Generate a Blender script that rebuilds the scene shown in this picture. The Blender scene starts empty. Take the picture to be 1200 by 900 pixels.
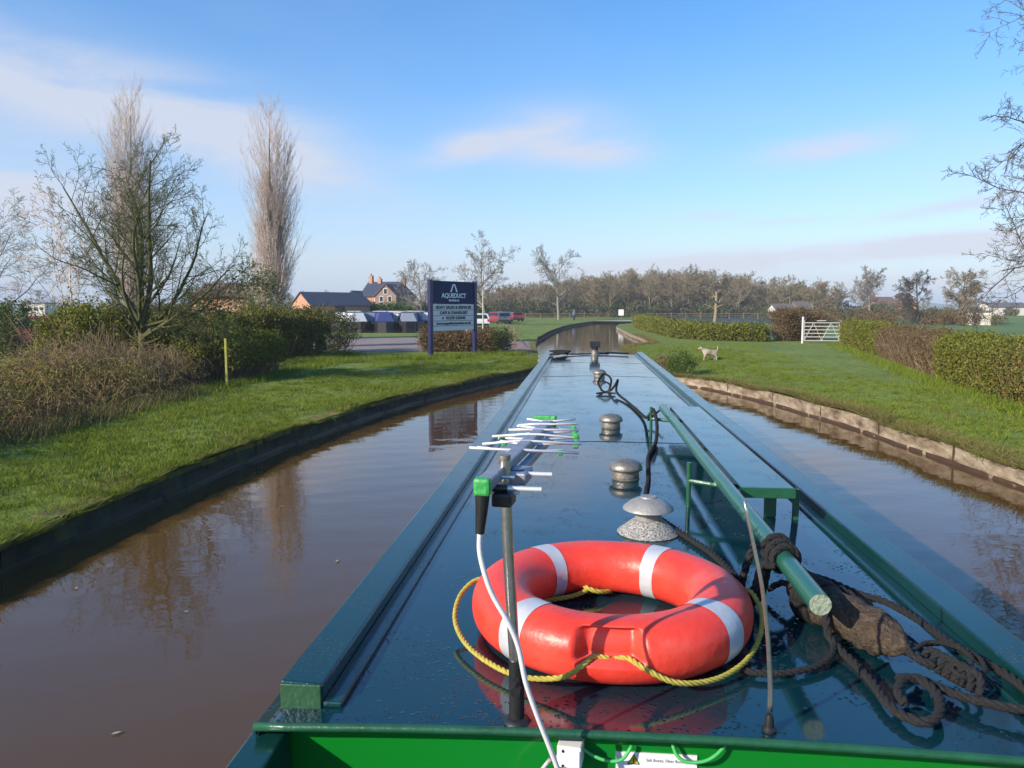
import bpy, bmesh, math, random
import numpy as np
from mathutils import Vector, Matrix
R = math.radians
rng = np.random.default_rng(7)
random.seed(7)
S = bpy.context.scene
COL = S.collection

# ------------------------------------------------------------------ camera
cam_d = bpy.data.cameras.new('camera'); cam = bpy.data.objects.new('camera', cam_d); COL.objects.link(cam)
cam_d.sensor_width = 36; cam_d.lens = 27.0; cam_d.clip_start = 0.02; cam_d.clip_end = 9000
cam.location = (0, 0, 2.4); cam.rotation_euler = (R(90 - 5.7), 0, R(5.27))
S.camera = cam
S.render.engine = 'CYCLES'
# ------------------------------------------------------------------ light
SUN_EL = 26.0
SUN_AZ = math.atan2(-0.66, -0.60)           # direction towards the sun, clockwise from +Y
sun_dir = Vector((math.sin(SUN_AZ)*math.cos(R(SUN_EL)), math.cos(SUN_AZ)*math.cos(R(SUN_EL)), math.sin(R(SUN_EL))))
sd = bpy.data.lights.new('sun', 'SUN'); sd.energy = 4.0; sd.angle = R(0.5); sd.color = (1.0, 0.90, 0.76)
so = bpy.data.objects.new('sun', sd); COL.objects.link(so)
so.rotation_euler = sun_dir.to_track_quat('Z', 'Y').to_euler()
S.view_settings.view_transform = 'Standard'; S.view_settings.look = 'None'
S.view_settings.exposure = 0.70; S.view_settings.gamma = 1; S.view_settings.use_curve_mapping = False
W = bpy.data.worlds.new('World'); S.world = W; W.use_nodes = True
nt = W.node_tree; nt.nodes.clear()
def N(t, kind, **kw):
    n = t.nodes.new(kind)
    for k, v in kw.items(): setattr(n, k, v)
    return n
def world_sky():
    t = nt; L = t.links.new
    out = N(t, 'ShaderNodeOutputWorld'); bg = N(t, 'ShaderNodeBackground'); bg.inputs[1].default_value = 0.15
    sky = N(t, 'ShaderNodeTexSky', sky_type='NISHITA'); sky.sun_disc = False
    sky.sun_elevation = R(SUN_EL); sky.sun_rotation = SUN_AZ; sky.air_density = 1.0; sky.dust_density = 0.4; sky.ozone_density = 3.0
    tc = N(t, 'ShaderNodeTexCoord'); sp = N(t, 'ShaderNodeSeparateXYZ'); L(tc.outputs['Generated'], sp.inputs[0])
    def m(op, a, b=None, c=None, clamp=False):
        n = N(t, 'ShaderNodeMath', operation=op); n.use_clamp = clamp
        for i, v in enumerate((a, b, c)):
            if v is None: continue
            if isinstance(v, (int, float)): n.inputs[i].default_value = v
            else: L(v, n.inputs[i])
        return n.outputs[0]
    az = m('ARCTAN2', sp.outputs[0], sp.outputs[1]); el = m('ARCSINE', sp.outputs[2])
    def noise(sx, sy, det, rough, off):
        cb = N(t, 'ShaderNodeCombineXYZ'); L(m('MULTIPLY', az, sx), cb.inputs[0]); L(m('MULTIPLY', el, sy), cb.inputs[1]); cb.inputs[2].default_value = off
        n = N(t, 'ShaderNodeTexNoise'); n.inputs['Scale'].default_value = 1; n.inputs['Detail'].default_value = det
        n.inputs['Roughness'].default_value = rough; n.inputs['Distortion'].default_value = 0.4; L(cb.outputs[0], n.inputs['Vector']); return n.outputs['Fac']
    n1 = noise(5, 17, 7, 0.58, 3.1); n2 = noise(2.2, 8, 4, 0.5, 8.4)
    tot = None
    # (azimuth, elevation, half width, half height, tilt, density): low cumulus and streaks of this sky
    for (a, e, ra, re, tl, dn) in CLOUDS:
        u = m('SUBTRACT', az, a); v = m('SUBTRACT', m('SUBTRACT', el, e), m('MULTIPLY', u, tl))
        q = m('ADD', m('POWER', m('ABSOLUTE', m('DIVIDE', u, ra)), 2.0), m('POWER', m('ABSOLUTE', m('DIVIDE', v, re)), 2.0))
        g = m('POWER', 2.718, m('MULTIPLY', q, -1.0))
        w = m('MULTIPLY', m('MULTIPLY', g, dn), m('MULTIPLY_ADD', n1, 3.0, -0.68, clamp=True))
        tot = w if tot is None else m('ADD', tot, w)
    thin = m('MULTIPLY', m('MULTIPLY_ADD', n2, 2.2, -0.95, clamp=True), 0.12)
    # milky air low over the horizon
    hz = m('MULTIPLY', m('POWER', 2.718, m('MULTIPLY', m('ABSOLUTE', el), -6.2)), 0.95)
    tot = m('MINIMUM', m('ADD', tot, thin), 0.85)
    mx = N(t, 'ShaderNodeMix', data_type='RGBA'); L(tot, mx.inputs[0]); hs = N(t, 'ShaderNodeHueSaturation'); hs.inputs['Saturation'].default_value = 1.32; L(sky.outputs[0], hs.inputs['Color']); hm = N(t, 'ShaderNodeMix', data_type='RGBA'); L(hz, hm.inputs[0]); tn = N(t, 'ShaderNodeMix', data_type='RGBA', blend_type='MULTIPLY'); tn.inputs[0].default_value = 1; L(hs.outputs[0], tn.inputs[6]); tn.inputs[7].default_value = (1.04, .92, .94, 1); L(tn.outputs[2], hm.inputs[6]); hm.inputs[7].default_value = (1.8, 2.35, 3.25, 1); L(hm.outputs[2], mx.inputs[6]); mx.inputs[7].default_value = (2.9, 3.05, 3.5, 1)
    L(mx.outputs[2], bg.inputs[0]); L(bg.outputs[0], out.inputs[0])
def azel(x, y):       # bearing and height of a cloud
    f = Vector((-math.sin(R(5.27))*math.cos(R(5.7)), math.cos(R(5.27))*math.cos(R(5.7)), -math.sin(R(5.7))))
    r = Vector((math.cos(R(5.27)), math.sin(R(5.27)), 0)); u = r.cross(f)
    d = (f + r*(x-600)/900 - u*(y-450)/900).normalized()
    return math.atan2(d.x, d.y), math.asin(d.z)
CLOUDS = [(*azel(545,174), .055, .018, .18, 1.0), (*azel(655,160), .085, .034, -.05, .85), (*azel(700,180), .08, .02, -.05, .5), (*azel(965,172), .075, .015, .08, .95),
          (*azel(40,100), .16, .05, -.15, .6), (*azel(230,145), .20, .05, -.25, .7), (*azel(360,190), .10, .05, -.3, .6), (*azel(20,225), .12, .04, -.1, .7),
          (*azel(930,302), .26, .014, .05, 1.3), (*azel(1110,243), .07, .007, .12, .9), (*azel(1080,288), .12, .010, .03, .8), (*azel(760,312), .10, .006, .05, .6),
          (*azel(900,335), .40, .010, .02, .45), (*azel(830,254), .04, .006, .02, .6), (*azel(915,260), .05, .004, .02, .6), (*azel(420,310), .12, .02, -.05, .35),
          (*azel(-500,200), .3, .08, 0, .7), (*azel(1700,150), .3, .07, 0, .7)]
world_sky()

# ------------------------------------------------------------------ materials
def mat(name, c1, c2=None, scale=4.0, rough=0.8, metal=0.0, bump=0.0, bscale=None, island=False, spec=None, coat=0.0, obj=True, stretch=None, detail=6, croughvar=0.0, transl=0.0):
    m = bpy.data.materials.new(name); m.use_nodes = True; t = m.node_tree; L = t.links.new
    b = t.nodes['Principled BSDF']; b.inputs['Roughness'].default_value = rough; b.inputs['Metallic'].default_value = metal
    if spec is not None: b.inputs['Specular IOR Level'].default_value = spec
    if coat: b.inputs['Coat Weight'].default_value = coat; b.inputs['Coat Roughness'].default_value = 0.06
    b.inputs['Base Color'].default_value = (*c1, 1)
    tc = N(t, 'ShaderNodeTexCoord'); mp = N(t, 'ShaderNodeMapping'); L(tc.outputs['Object'], mp.inputs[0])
    if stretch: mp.inputs['Scale'].default_value = stretch
    if island:
        g = N(t, 'ShaderNodeNewGeometry'); r = N(t, 'ShaderNodeValToRGB'); L(g.outputs['Random Per Island'], r.inputs[0])
        cs = [c1] + (c2 if isinstance(c2, list) else [c2])
        r.color_ramp.elements[0].color = (*cs[0], 1); r.color_ramp.elements[-1].color = (*cs[-1], 1)
        for i in range(1, len(cs)-1):
            e = r.color_ramp.elements.new(i/(len(cs)-1)); e.color = (*cs[i], 1)
        L(r.outputs[0], b.inputs['Base Color'])
        src = r.outputs[0]
    elif c2 is not None:
        n = N(t, 'ShaderNodeTexNoise'); n.inputs['Scale'].default_value = scale; n.inputs['Detail'].default_value = detail; n.inputs['Roughness'].default_value = .62
        L(mp.outputs[0], n.inputs['Vector']); r = N(t, 'ShaderNodeValToRGB'); L(n.outputs['Fac'], r.inputs[0])
        cs = [c1] + (c2 if isinstance(c2, list) else [c2])
        r.color_ramp.elements[0].position = .3; r.color_ramp.elements[-1].position = .7
        r.color_ramp.elements[0].color = (*cs[0], 1); r.color_ramp.elements[-1].color = (*cs[-1], 1)
        for i in range(1, len(cs)-1):
            e = r.color_ramp.elements.new(.3+.4*i/(len(cs)-1)); e.color = (*cs[i], 1)
        L(r.outputs[0], b.inputs['Base Color'])
        if croughvar:
            mr = N(t, 'ShaderNodeMapRange'); L(n.outputs['Fac'], mr.inputs[0]); mr.inputs[3].default_value = rough; mr.inputs[4].default_value = rough+croughvar; L(mr.outputs[0], b.inputs['Roughness'])
    if transl:
        tr = N(t, 'ShaderNodeBsdfTranslucent'); mx = N(t, 'ShaderNodeMixShader'); mx.inputs[0].default_value = transl
        if island: L(src, tr.inputs[0])
        else: tr.inputs[0].default_value = (*c1, 1)
        o = t.nodes['Material Output']; L(b.outputs[0], mx.inputs[1]); L(tr.outputs[0], mx.inputs[2]); L(mx.outputs[0], o.inputs[0])
    if bump:
        nb = N(t, 'ShaderNodeTexNoise'); nb.inputs['Scale'].default_value = bscale or scale*6; nb.inputs['Detail'].default_value = 5; L(mp.outputs[0], nb.inputs['Vector'])
        bp = N(t, 'ShaderNodeBump'); bp.inputs['Strength'].default_value = min(1, bump*1.0); bp.inputs['Distance'].default_value = 0.02; L(nb.outputs['Fac'], bp.inputs['Height']); L(bp.outputs[0], b.inputs['Normal'])
    return m

def wet_paint(name, c1, c2, rough=.045, drops=.6, dscale=60):
    """gloss enamel with beads of rain and a few dull streaks"""
    m = mat(name, c1, c2, scale=1.3, rough=rough, croughvar=.07, stretch=(1, .25, 1)); t = m.node_tree; L = t.links.new; b = t.nodes['Principled BSDF']
    b.inputs['IOR'].default_value = 1.75
    tc = N(t, 'ShaderNodeTexCoord')
    nd = N(t, 'ShaderNodeTexNoise'); nd.inputs['Scale'].default_value = 9; L(tc.outputs['Object'], nd.inputs['Vector'])
    ad = N(t, 'ShaderNodeMixRGB', blend_type='ADD'); ad.inputs[0].default_value = .035; L(tc.outputs['Object'], ad.inputs[1]); L(nd.outputs['Color'], ad.inputs[2])
    v = N(t, 'ShaderNodeTexVoronoi'); v.inputs['Scale'].default_value = dscale; L(ad.outputs[0], v.inputs['Vector'])
    mr = N(t, 'ShaderNodeMapRange', interpolation_type='SMOOTHSTEP'); L(v.outputs['Distance'], mr.inputs[0]); mr.inputs[1].default_value = .12; mr.inputs[2].default_value = .34; mr.inputs[3].default_value = 1; mr.inputs[4].default_value = 0
    n2 = N(t, 'ShaderNodeTexNoise'); n2.inputs['Scale'].default_value = 5; n2.inputs['Detail'].default_value = 4; L(tc.outputs['Object'], n2.inputs['Vector'])
    m2 = N(t, 'ShaderNodeMapRange'); L(n2.outputs['Fac'], m2.inputs[0]); m2.inputs[1].default_value = .52; m2.inputs[2].default_value = .64
    mu = N(t, 'ShaderNodeMath', operation='MULTIPLY'); L(mr.outputs[0], mu.inputs[0]); L(m2.outputs[0], mu.inputs[1])
    # a slow dent in the plates
    n3 = N(t, 'ShaderNodeTexNoise'); n3.inputs['Scale'].default_value = 2.2; n3.inputs['Detail'].default_value = 3; L(tc.outputs['Object'], n3.inputs['Vector'])
    b1 = N(t, 'ShaderNodeBump'); b1.inputs['Strength'].default_value = .5; b1.inputs['Distance'].default_value = .004; L(n3.outputs['Fac'], b1.inputs['Height'])
    b2 = N(t, 'ShaderNodeBump'); b2.inputs['Strength'].default_value = drops; b2.inputs['Distance'].default_value = .0035; L(mu.outputs[0], b2.inputs['Height']); L(b1.outputs[0], b2.inputs['Normal'])
    L(b2.outputs[0], b.inputs['Normal'])
    return m

M = {}
M['roof'] = wet_paint('deck_green_paint', (.002,.022,.034), (.004,.036,.046))
M['rail'] = wet_paint('rail_green_paint', (.003,.030,.030), (.006,.046,.036), rough=.14, dscale=90)
M['plank'] = wet_paint('plank_green_paint', (.006,.045,.042), (.016,.075,.065), rough=.07, dscale=75)
M['railend'] = mat('rail_end_green', (.02,.075,.03), (.03,.09,.045), scale=20, rough=.35, bump=.2, bscale=60)
M['green'] = mat('bright_green_enamel', (.003,.165,.013), (.005,.19,.018), scale=2, rough=.22, coat=.5)
M['darkgreen'] = mat('dark_green_paint', (.012,.07,.03), (.02,.10,.05), scale=12, rough=.3, bump=.15, bscale=50)
M['polegreen'] = wet_paint('pole_green_paint', (.012,.085,.055), (.03,.14,.09), rough=.2, dscale=110)
M['hull'] = mat('hull_black', (.01,.012,.014), (.02,.02,.022), scale=3, rough=.4)
M['vent'] = mat('dulled_brass', (.20,.18,.15), (.32,.29,.24), scale=30, rough=.42, metal=.6, bump=.2, bscale=80)
M['cowl'] = mat('weathered_aluminium', (.26,.25,.23), (.40,.38,.35), scale=18, rough=.5, metal=.35, bump=.15, bscale=90)
M['lichen'] = mat('speckled_grey_metal', (.10,.10,.095), [(.28,.27,.25),(.55,.54,.50)], scale=130, rough=.8, bump=.5, bscale=150, detail=2)
M['iron'] = mat('black_iron', (.008,.009,.010), (.02,.02,.02), scale=20, rough=.45)
M['orange'] = mat('faded_red_orange_plastic', (.62,.040,.022), [(.80,.050,.028),(.84,.062,.036),(.78,.10,.07)], scale=7, rough=.30, bump=.10, bscale=55, croughvar=.22, detail=9)
M['reflect'] = mat('silver_reflective_tape', (.50,.51,.53), (.62,.63,.64), scale=14, rough=.35, metal=.2, bump=.08, bscale=60)
M['yrope'] = mat('yellow_green_rope', (.30,.25,.03), (.46,.40,.07), scale=60, rough=.8)
M['brope'] = mat('black_rope', (.010,.010,.012), [(.010,.010,.010),(.022,.019,.017)], scale=120, rough=.85, bump=.5, bscale=200)
M['coir'] = mat('brown_coir', (.035,.022,.014), [(.07,.048,.03),(.12,.085,.055)], scale=60, rough=.95, bump=1.0, bscale=90)
M['alu'] = mat('aluminium', (.68,.68,.68), (.78,.78,.78), scale=30, rough=.35, metal=.35)
M['alugrey'] = mat('matt_aluminium', (.26,.26,.29), (.38,.38,.42), scale=30, rough=.45, metal=.5)
M['white'] = mat('white_plastic', (.72,.72,.70), (.80,.80,.78), scale=20, rough=.4)
M['cable'] = mat('white_cable', (.62,.60,.58), (.74,.72,.70), scale=30, rough=.4)
M['gcable'] = mat('green_painted_cable', (.06,.42,.10), (.09,.48,.14), scale=30, rough=.35)
M['clipgreen'] = mat('green_plastic_clip', (.03,.30,.06), (.06,.38,.09), scale=60, rough=.45, bump=.2, bscale=80)
M['black'] = mat('black_plastic', (.012,.012,.014), (.02,.02,.02), scale=40, rough=.4)
M['steel'] = mat('steel', (.42,.41,.38), (.60,.58,.54), scale=60, rough=.28, metal=.9)
M['dropper'] = M['steel']
M['paper'] = mat('white_paper', (.72,.73,.74), (.78,.78,.79), scale=8, rough=.5)
M['warn'] = mat('warning_yellow', (.80,.55,.03), rough=.5)
M['ink'] = mat('black_ink', (.02,.02,.02), rough=.6)
# land
GR = [(.05,.085,.008),(.145,.205,.014),(.22,.265,.028)]
M['ground'] = mat('turf_ground', (.09,.135,.010), [(.135,.19,.012),(.175,.225,.018)], scale=.35, rough=.95, bump=1.0, bscale=14)
def ground_mat():
    m = M['ground']; t = m.node_tree; L = t.links.new; b = t.nodes['Principled BSDF']
    r = [n for n in t.nodes if n.bl_idname == 'ShaderNodeValToRGB'][0]
    tc = N(t, 'ShaderNodeTexCoord'); n = N(t, 'ShaderNodeTexNoise'); n.inputs['Scale'].default_value = 3.5; n.inputs['Detail'].default_value = 8; n.inputs['Roughness'].default_value = .7
    L(tc.outputs['Object'], n.inputs['Vector'])
    mr = N(t, 'ShaderNodeMapRange'); L(n.outputs['Fac'], mr.inputs[0]); mr.inputs[1].default_value = .35; mr.inputs[2].default_value = .7; mr.inputs[3].default_value = .45; mr.inputs[4].default_value = 1.55
    mx = N(t, 'ShaderNodeMixRGB', blend_type='MULTIPLY'); mx.inputs[0].default_value = 1; L(r.outputs[0], mx.inputs[1]); L(mr.outputs[0], mx.inputs[2]); L(mx.outputs[0], b.inputs['Base Color'])
ground_mat()
M['grass'] = mat('grass_blades', GR[0], [GR[1], GR[2], (.15,.20,.035)], rough=.75, island=True, transl=.25, spec=.15)
M['drygrass'] = mat('dry_grass_blades', (.16,.11,.04), [(.26,.20,.08),(.12,.14,.03),(.34,.27,.12)], rough=.85, island=True, transl=.2, spec=.1)
M['field'] = mat('far_field', (.07,.13,.022), (.10,.17,.03), scale=.06, rough=.95)
M['shadedcrop'] = mat('cloud_shaded_crop', (.018,.040,.035), (.026,.052,.045), scale=.1, rough=.9)  # dark crop, with a cloud's shadow put into its colour
M['tarmac'] = mat('worn_gravel_tarmac', (.20,.155,.135), (.28,.225,.20), scale=1.2, rough=.95, bump=.6, bscale=30)
M['paving'] = mat('pink_brick_paving', (.22,.14,.12), (.32,.21,.18), scale=2, rough=.9, bump=.4, bscale=20)
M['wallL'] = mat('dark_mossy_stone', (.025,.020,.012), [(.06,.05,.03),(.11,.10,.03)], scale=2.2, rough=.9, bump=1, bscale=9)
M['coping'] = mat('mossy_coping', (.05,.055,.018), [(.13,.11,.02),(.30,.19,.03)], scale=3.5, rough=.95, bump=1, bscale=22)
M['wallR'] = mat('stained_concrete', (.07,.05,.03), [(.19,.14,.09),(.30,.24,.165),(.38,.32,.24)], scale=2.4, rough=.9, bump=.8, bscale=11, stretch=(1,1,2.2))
M['wetline'] = mat('damp_brown_stain', (.055,.030,.020), (.085,.05,.032), scale=3, rough=.5)
M['bark_moss'] = mat('mossy_bark', (.040,.042,.016), [(.075,.085,.024),(.11,.095,.045)], scale=8, rough=.95)
M['bark_pink'] = mat('pale_pinkish_bark', (.42,.33,.28), [(.54,.44,.38),(.36,.29,.24)], scale=5, rough=.9)
M['bark_poplar'] = mat('green_brown_poplar_bark', (.15,.145,.07), (.24,.21,.12), scale=3, rough=.9)
M['bark_grey'] = mat('grey_bark', (.17,.15,.12), (.27,.24,.19), scale=5, rough=.95)
M['bark_far'] = mat('far_bark', (.18,.145,.085), [(.25,.20,.12),(.17,.155,.075)], scale=.25, rough=.95)
M['bark_dark'] = mat('dark_oak_bark', (.075,.065,.055), (.12,.105,.085), scale=6, rough=.95)
M['cane'] = mat('tan_bramble_canes', (.11,.06,.02), [(.26,.15,.05),(.38,.25,.10),(.15,.14,.03),(.22,.10,.035)], rough=.9, island=True)
M['stick'] = mat('pale_cut_sticks', (.14,.09,.05), [(.30,.21,.12),(.10,.07,.04)], rough=.9, island=True)
LV = dict(
 olive=[(.07,.085,.014),(.14,.155,.024),(.24,.225,.05),(.17,.12,.04)],
 dark=[(.03,.055,.012),(.07,.10,.02),(.15,.17,.04)],
 yellow=[(.09,.11,.012),(.17,.185,.02),(.26,.25,.04),(.08,.09,.015)],
 brown=[(.10,.055,.025),(.18,.11,.05),(.25,.17,.09),(.10,.10,.03)],
 mid=[(.035,.07,.012),(.065,.12,.02),(.11,.17,.03)],
 blossom=[(.06,.08,.02),(.10,.12,.03),(.40,.38,.24),(.07,.09,.02),(.30,.30,.16)],
 bud=[(.17,.14,.07),(.24,.20,.10),(.17,.17,.07),(.12,.12,.05)],
 farolive=[(.10,.105,.05),(.16,.15,.075),(.10,.11,.05)])
for k, v in LV.items(): M['leaf_'+k] = mat('leaves_'+k, v[0], v[1:], rough=.7, island=True, transl=.32, spec=.25)
M['core'] = mat('inner_dead_wood', (.030,.028,.014), (.05,.042,.02), scale=6, rough=1, bump=1, bscale=20)

# ------------------------------------------------------------------ mesh helpers
class MB:
    def __init__(s): s.v = []; s.f = []
    def add(s, vs, fs):
        o = len(s.v); s.v += [tuple(v) for v in vs]; s.f += [tuple(i+o for i in f) for f in fs]; return s
    def box(s, c, d, rz=0, taper=1.0, rot=None):
        x, y, z = [k/2 for k in d]; vs = []
        for k, (sx, sy, sz) in enumerate([(-1,-1,-1),(1,-1,-1),(1,1,-1),(-1,1,-1),(-1,-1,1),(1,-1,1),(1,1,1),(-1,1,1)]):
            tp = taper if sz > 0 else 1; vs.append(Vector((sx*x*tp, sy*y*tp, sz*z)))
        m = rot if rot is not None else Matrix.Rotation(rz, 3, 'Z')
        vs = [m @ v + Vector(c) for v in vs]
        return s.add(vs, [(3,2,1,0),(4,5,6,7),(0,1,5,4),(1,2,6,5),(2,3,7,6),(3,0,4,7)])
    def tube(s, pts, r, n=8, caps=True):
        pts = [Vector(p) for p in pts]; k = len(pts); rr = r if isinstance(r, (list, tuple)) else [r]*k
        up = None; vs = []
        for i, p in enumerate(pts):
            d = (pts[min(i+1, k-1)]-pts[max(i-1, 0)]).normalized()
            if up is None: a = d.orthogonal().normalized()
            else: a = (up - d*up.dot(d)).normalized()
            up = a; b = d.cross(a)
            for j in range(n):
                t = 2*math.pi*j/n; vs.append(p + (a*math.cos(t)+b*math.sin(t))*rr[i])
        fs = [(i*n+j, i*n+(j+1) % n, (i+1)*n+(j+1) % n, (i+1)*n+j) for i in range(k-1) for j in range(n)]
        if caps: fs += [tuple(range(n))[::-1], tuple(range((k-1)*n, k*n))]
        return s.add(vs, fs)
    def lathe(s, prof, c=(0,0,0), n=28):
        k = len(prof); vs = [(c[0]+r*math.cos(2*math.pi*j/n), c[1]+r*math.sin(2*math.pi*j/n), c[2]+z) for r, z in prof for j in range(n)]
        fs = [(i*n+j, i*n+(j+1) % n, (i+1)*n+(j+1) % n, (i+1)*n+j) for i in range(k-1) for j in range(n)]
        fs += [tuple(range(n))[::-1], tuple(range((k-1)*n, k*n))]
        return s.add(vs, fs)
    def prism(s, poly, z0, z1):
        n = len(poly); vs = [(x, y, z0) for x, y in poly] + [(x, y, z1) for x, y in poly]
        return s.add(vs, [tuple(range(n))[::-1], tuple(range(n, 2*n))] + [(i, (i+1) % n, n+(i+1) % n, n+i) for i in range(n)])
    def build(s, name, m, parent=None, smooth=False, bevel=0):
        me = bpy.data.meshes.new(name); me.from_pydata(s.v, [], s.f); me.update()
        bm = bmesh.new(); bm.from_mesh(me); bmesh.ops.recalc_face_normals(bm, faces=bm.faces[:]); bm.to_mesh(me); bm.free()
        me.materials.append(m)
        if smooth: me.polygons.foreach_set('use_smooth', [True]*len(me.polygons)); 
        o = bpy.data.objects.new(name, me); COL.objects.link(o)
        if smooth == 'auto':
            e = o.modifiers.new('edge', 'EDGE_SPLIT'); e.split_angle = R(38)
        if bevel:
            b = o.modifiers.new('bevel', 'BEVEL'); b.width = bevel; b.segments = 2; b.limit_method = 'ANGLE'
        if parent: o.parent = parent
        return o
def bulk(name, V, F, m, parent=None):
    """numpy mesh: V (n,3), F (m,3) or (m,4)"""
    me = bpy.data.meshes.new(name); k = F.shape[1]
    me.vertices.add(len(V)); me.vertices.foreach_set('co', np.asarray(V, dtype=np.float32).ravel())
    me.loops.add(F.size); me.loops.foreach_set('vertex_index', F.astype(np.int32).ravel())
    me.polygons.add(len(F)); me.polygons.foreach_set('loop_start', np.arange(0, F.size, k, dtype=np.int32)); me.polygons.foreach_set('loop_total', np.full(len(F), k, dtype=np.int32))
    me.update(calc_edges=True); me.materials.append(m)
    o = bpy.data.objects.new(name, me); COL.objects.link(o)
    if parent: o.parent = parent
    return o
def tag(o, label=None, cat=None, group=None, kind=None):
    if label: o['label'] = label
    if cat: o['category'] = cat
    if group: o['group'] = group
    if kind: o['kind'] = kind
    return o
def thing(name, label, cat, loc=(0,0,0), rz=0, group=None):
    o = bpy.data.objects.new(name, None); o.empty_display_size = .2; COL.objects.link(o); o.location = loc; o.rotation_euler = (0,0,rz)
    return tag(o, label, cat, group)
def copy_tree(o, parent=None):
    c = o.copy(); COL.objects.link(c); c.parent = parent
    for ch in list(o.children): copy_tree(ch, c)
    return c
def spline(pts, step=.01):
    """Catmull-Rom through pts, evenly resampled"""
    P = np.array(pts, float); P = np.vstack([2*P[0]-P[1], P, 2*P[-1]-P[-2]]); out = []
    for i in range(1, len(P)-2):
        n = max(2, int(np.linalg.norm(P[i+1]-P[i])/step)); t = np.linspace(0, 1, n, endpoint=False)[:, None]
        out.append(.5*((2*P[i])+(-P[i-1]+P[i+1])*t+(2*P[i-1]-5*P[i]+4*P[i+1]-P[i+2])*t**2+(-P[i-1]+3*P[i]-3*P[i+1]+P[i+2])*t**3))
    return np.vstack(out+[P[-2][None]])
def rope_mb(mb, pts, r, pitch=None, strands=3, step=.006, n=6):
    C_ = spline(pts, step); T = np.gradient(C_, axis=0); T /= np.linalg.norm(T, axis=1)[:, None]+1e-9
    s = np.concatenate([[0], np.cumsum(np.linalg.norm(np.diff(C_, axis=0), axis=1))]); pitch = pitch or r*7
    up = np.array([0,0,1.]); A = np.cross(T, up); A /= np.linalg.norm(A, axis=1)[:, None]+1e-6; B = np.cross(T, A)
    for k in range(strands):
        ph = 2*math.pi*(s/pitch + k/strands)
        mb.tube([tuple(v) for v in C_ + (A*np.cos(ph)[:, None]+B*np.sin(ph)[:, None])*r*.5], r*.56, n)
    return mb
# ------------------------------------------------------------------ vegetation helpers
class Segs:
    def __init__(s): s.a = []; s.b = []; s.r = []
    def arr(s): return np.array(s.a), np.array(s.b), np.array(s.r)
def seg_geo(a, b, r, n=3):
    d = b-a; l = np.linalg.norm(d, axis=1)[:, None]+1e-9; d = d/l
    h = np.where(np.abs(d[:, 2:3]) < .9, np.array([[0,0,1.]]), np.array([[1.,0,0]])); u = np.cross(d, h); u /= np.linalg.norm(u, axis=1)[:, None]; v = np.cross(d, u)
    m = len(a); V = np.zeros((m, 2*n, 3))
    for j in range(n):
        t = 2*math.pi*j/n; o = u*math.cos(t)+v*math.sin(t)
        V[:, j] = a+o*r[:, 0:1]; V[:, n+j] = b+o*r[:, 1:2]
    base = (np.arange(m)*2*n)[:, None]; F = np.concatenate([base+np.array([[j, (j+1) % n, n+(j+1) % n, n+j]]) for j in range(n)])
    return V.reshape(-1, 3), F
def merge(parts):
    V = []; F = []; o = 0
    for v, f in parts: V.append(v); F.append(f+o); o += len(v)
    return np.vstack(V), np.vstack(F)
def grow(G, p, d, L, r, l, cfg, rd):
    c = cfg[l]; n = c['n']; st = L/n; p = np.array(p, float); d = np.array(d, float); d /= np.linalg.norm(d); pts = [p]; ds = [d]
    for i in range(n):
        d = d + rd.normal(0, c['jit'], 3) + np.array([0, 0, c['up']]); d /= np.linalg.norm(d); p = p+d*st; pts.append(p); ds.append(d)
    tp = c.get('tip', .25); rs = [r*(1-(1-tp)*i/n) for i in range(n+1)]
    for i in range(n): G.a.append(pts[i]); G.b.append(pts[i+1]); G.r.append((rs[i], rs[i+1]))
    if l+1 < len(cfg):
        k = c['kids']
        for j in range(k):
            t = c['t0']+(1-c['t0'])*(j+rd.random())/k; x = t*n; i = min(int(x), n-1); f = x-i
            q = pts[i]*(1-f)+pts[i+1]*f; dd = ds[i+1]; an = R(c['ang'])*rd.uniform(.7, 1.3); ax = rd.normal(0, 1, 3); ax -= dd*ax.dot(dd); ax /= np.linalg.norm(ax)
            nd = dd*math.cos(an)+ax*math.sin(an)
            if c.get('flat'): nd[2] *= c['flat']
            sh = c['shape'](t) if 'shape' in c else (1-.55*t)
            grow(G, q, nd, L*c['ratio']*sh*rd.uniform(.75, 1.2), max((rs[i]*(1-f)+rs[i+1]*f)*c.get('rr', .6), c.get('rmin', .004)), l+1, cfg, rd)
def tree_arrays(cfg, height, r, seed, leaders=None):
    rd = np.random.default_rng(seed); G = Segs()
    if leaders:
        for (d, L, rr, p) in leaders: grow(G, p, d, L*height, r*rr, 0, cfg, rd)
    else: grow(G, (0,0,-.05), (rd.normal(0,.03), rd.normal(0,.03), 1), height, r, 0, cfg, rd)
    return G.arr()
def build_tree(name, label, cat, loc, arrs, mtrunk, mtwig, thr=.035, group=None, rz=0, sides=6, trunk_name='trunk', crown_name='crown'):
    a, b, r = arrs; t = thing(name, label, cat, loc, rz, group); big = r[:, 0] > thr
    if big.any(): V, F = seg_geo(a[big], b[big], r[big], sides); o = bulk(trunk_name, V, F, mtrunk, t); o.data.polygons.foreach_set('use_smooth', [True]*len(o.data.polygons))
    V, F = seg_geo(a[~big], b[~big], r[~big], 3); bulk(crown_name, V, F, mtwig, t)
    return t
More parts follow.
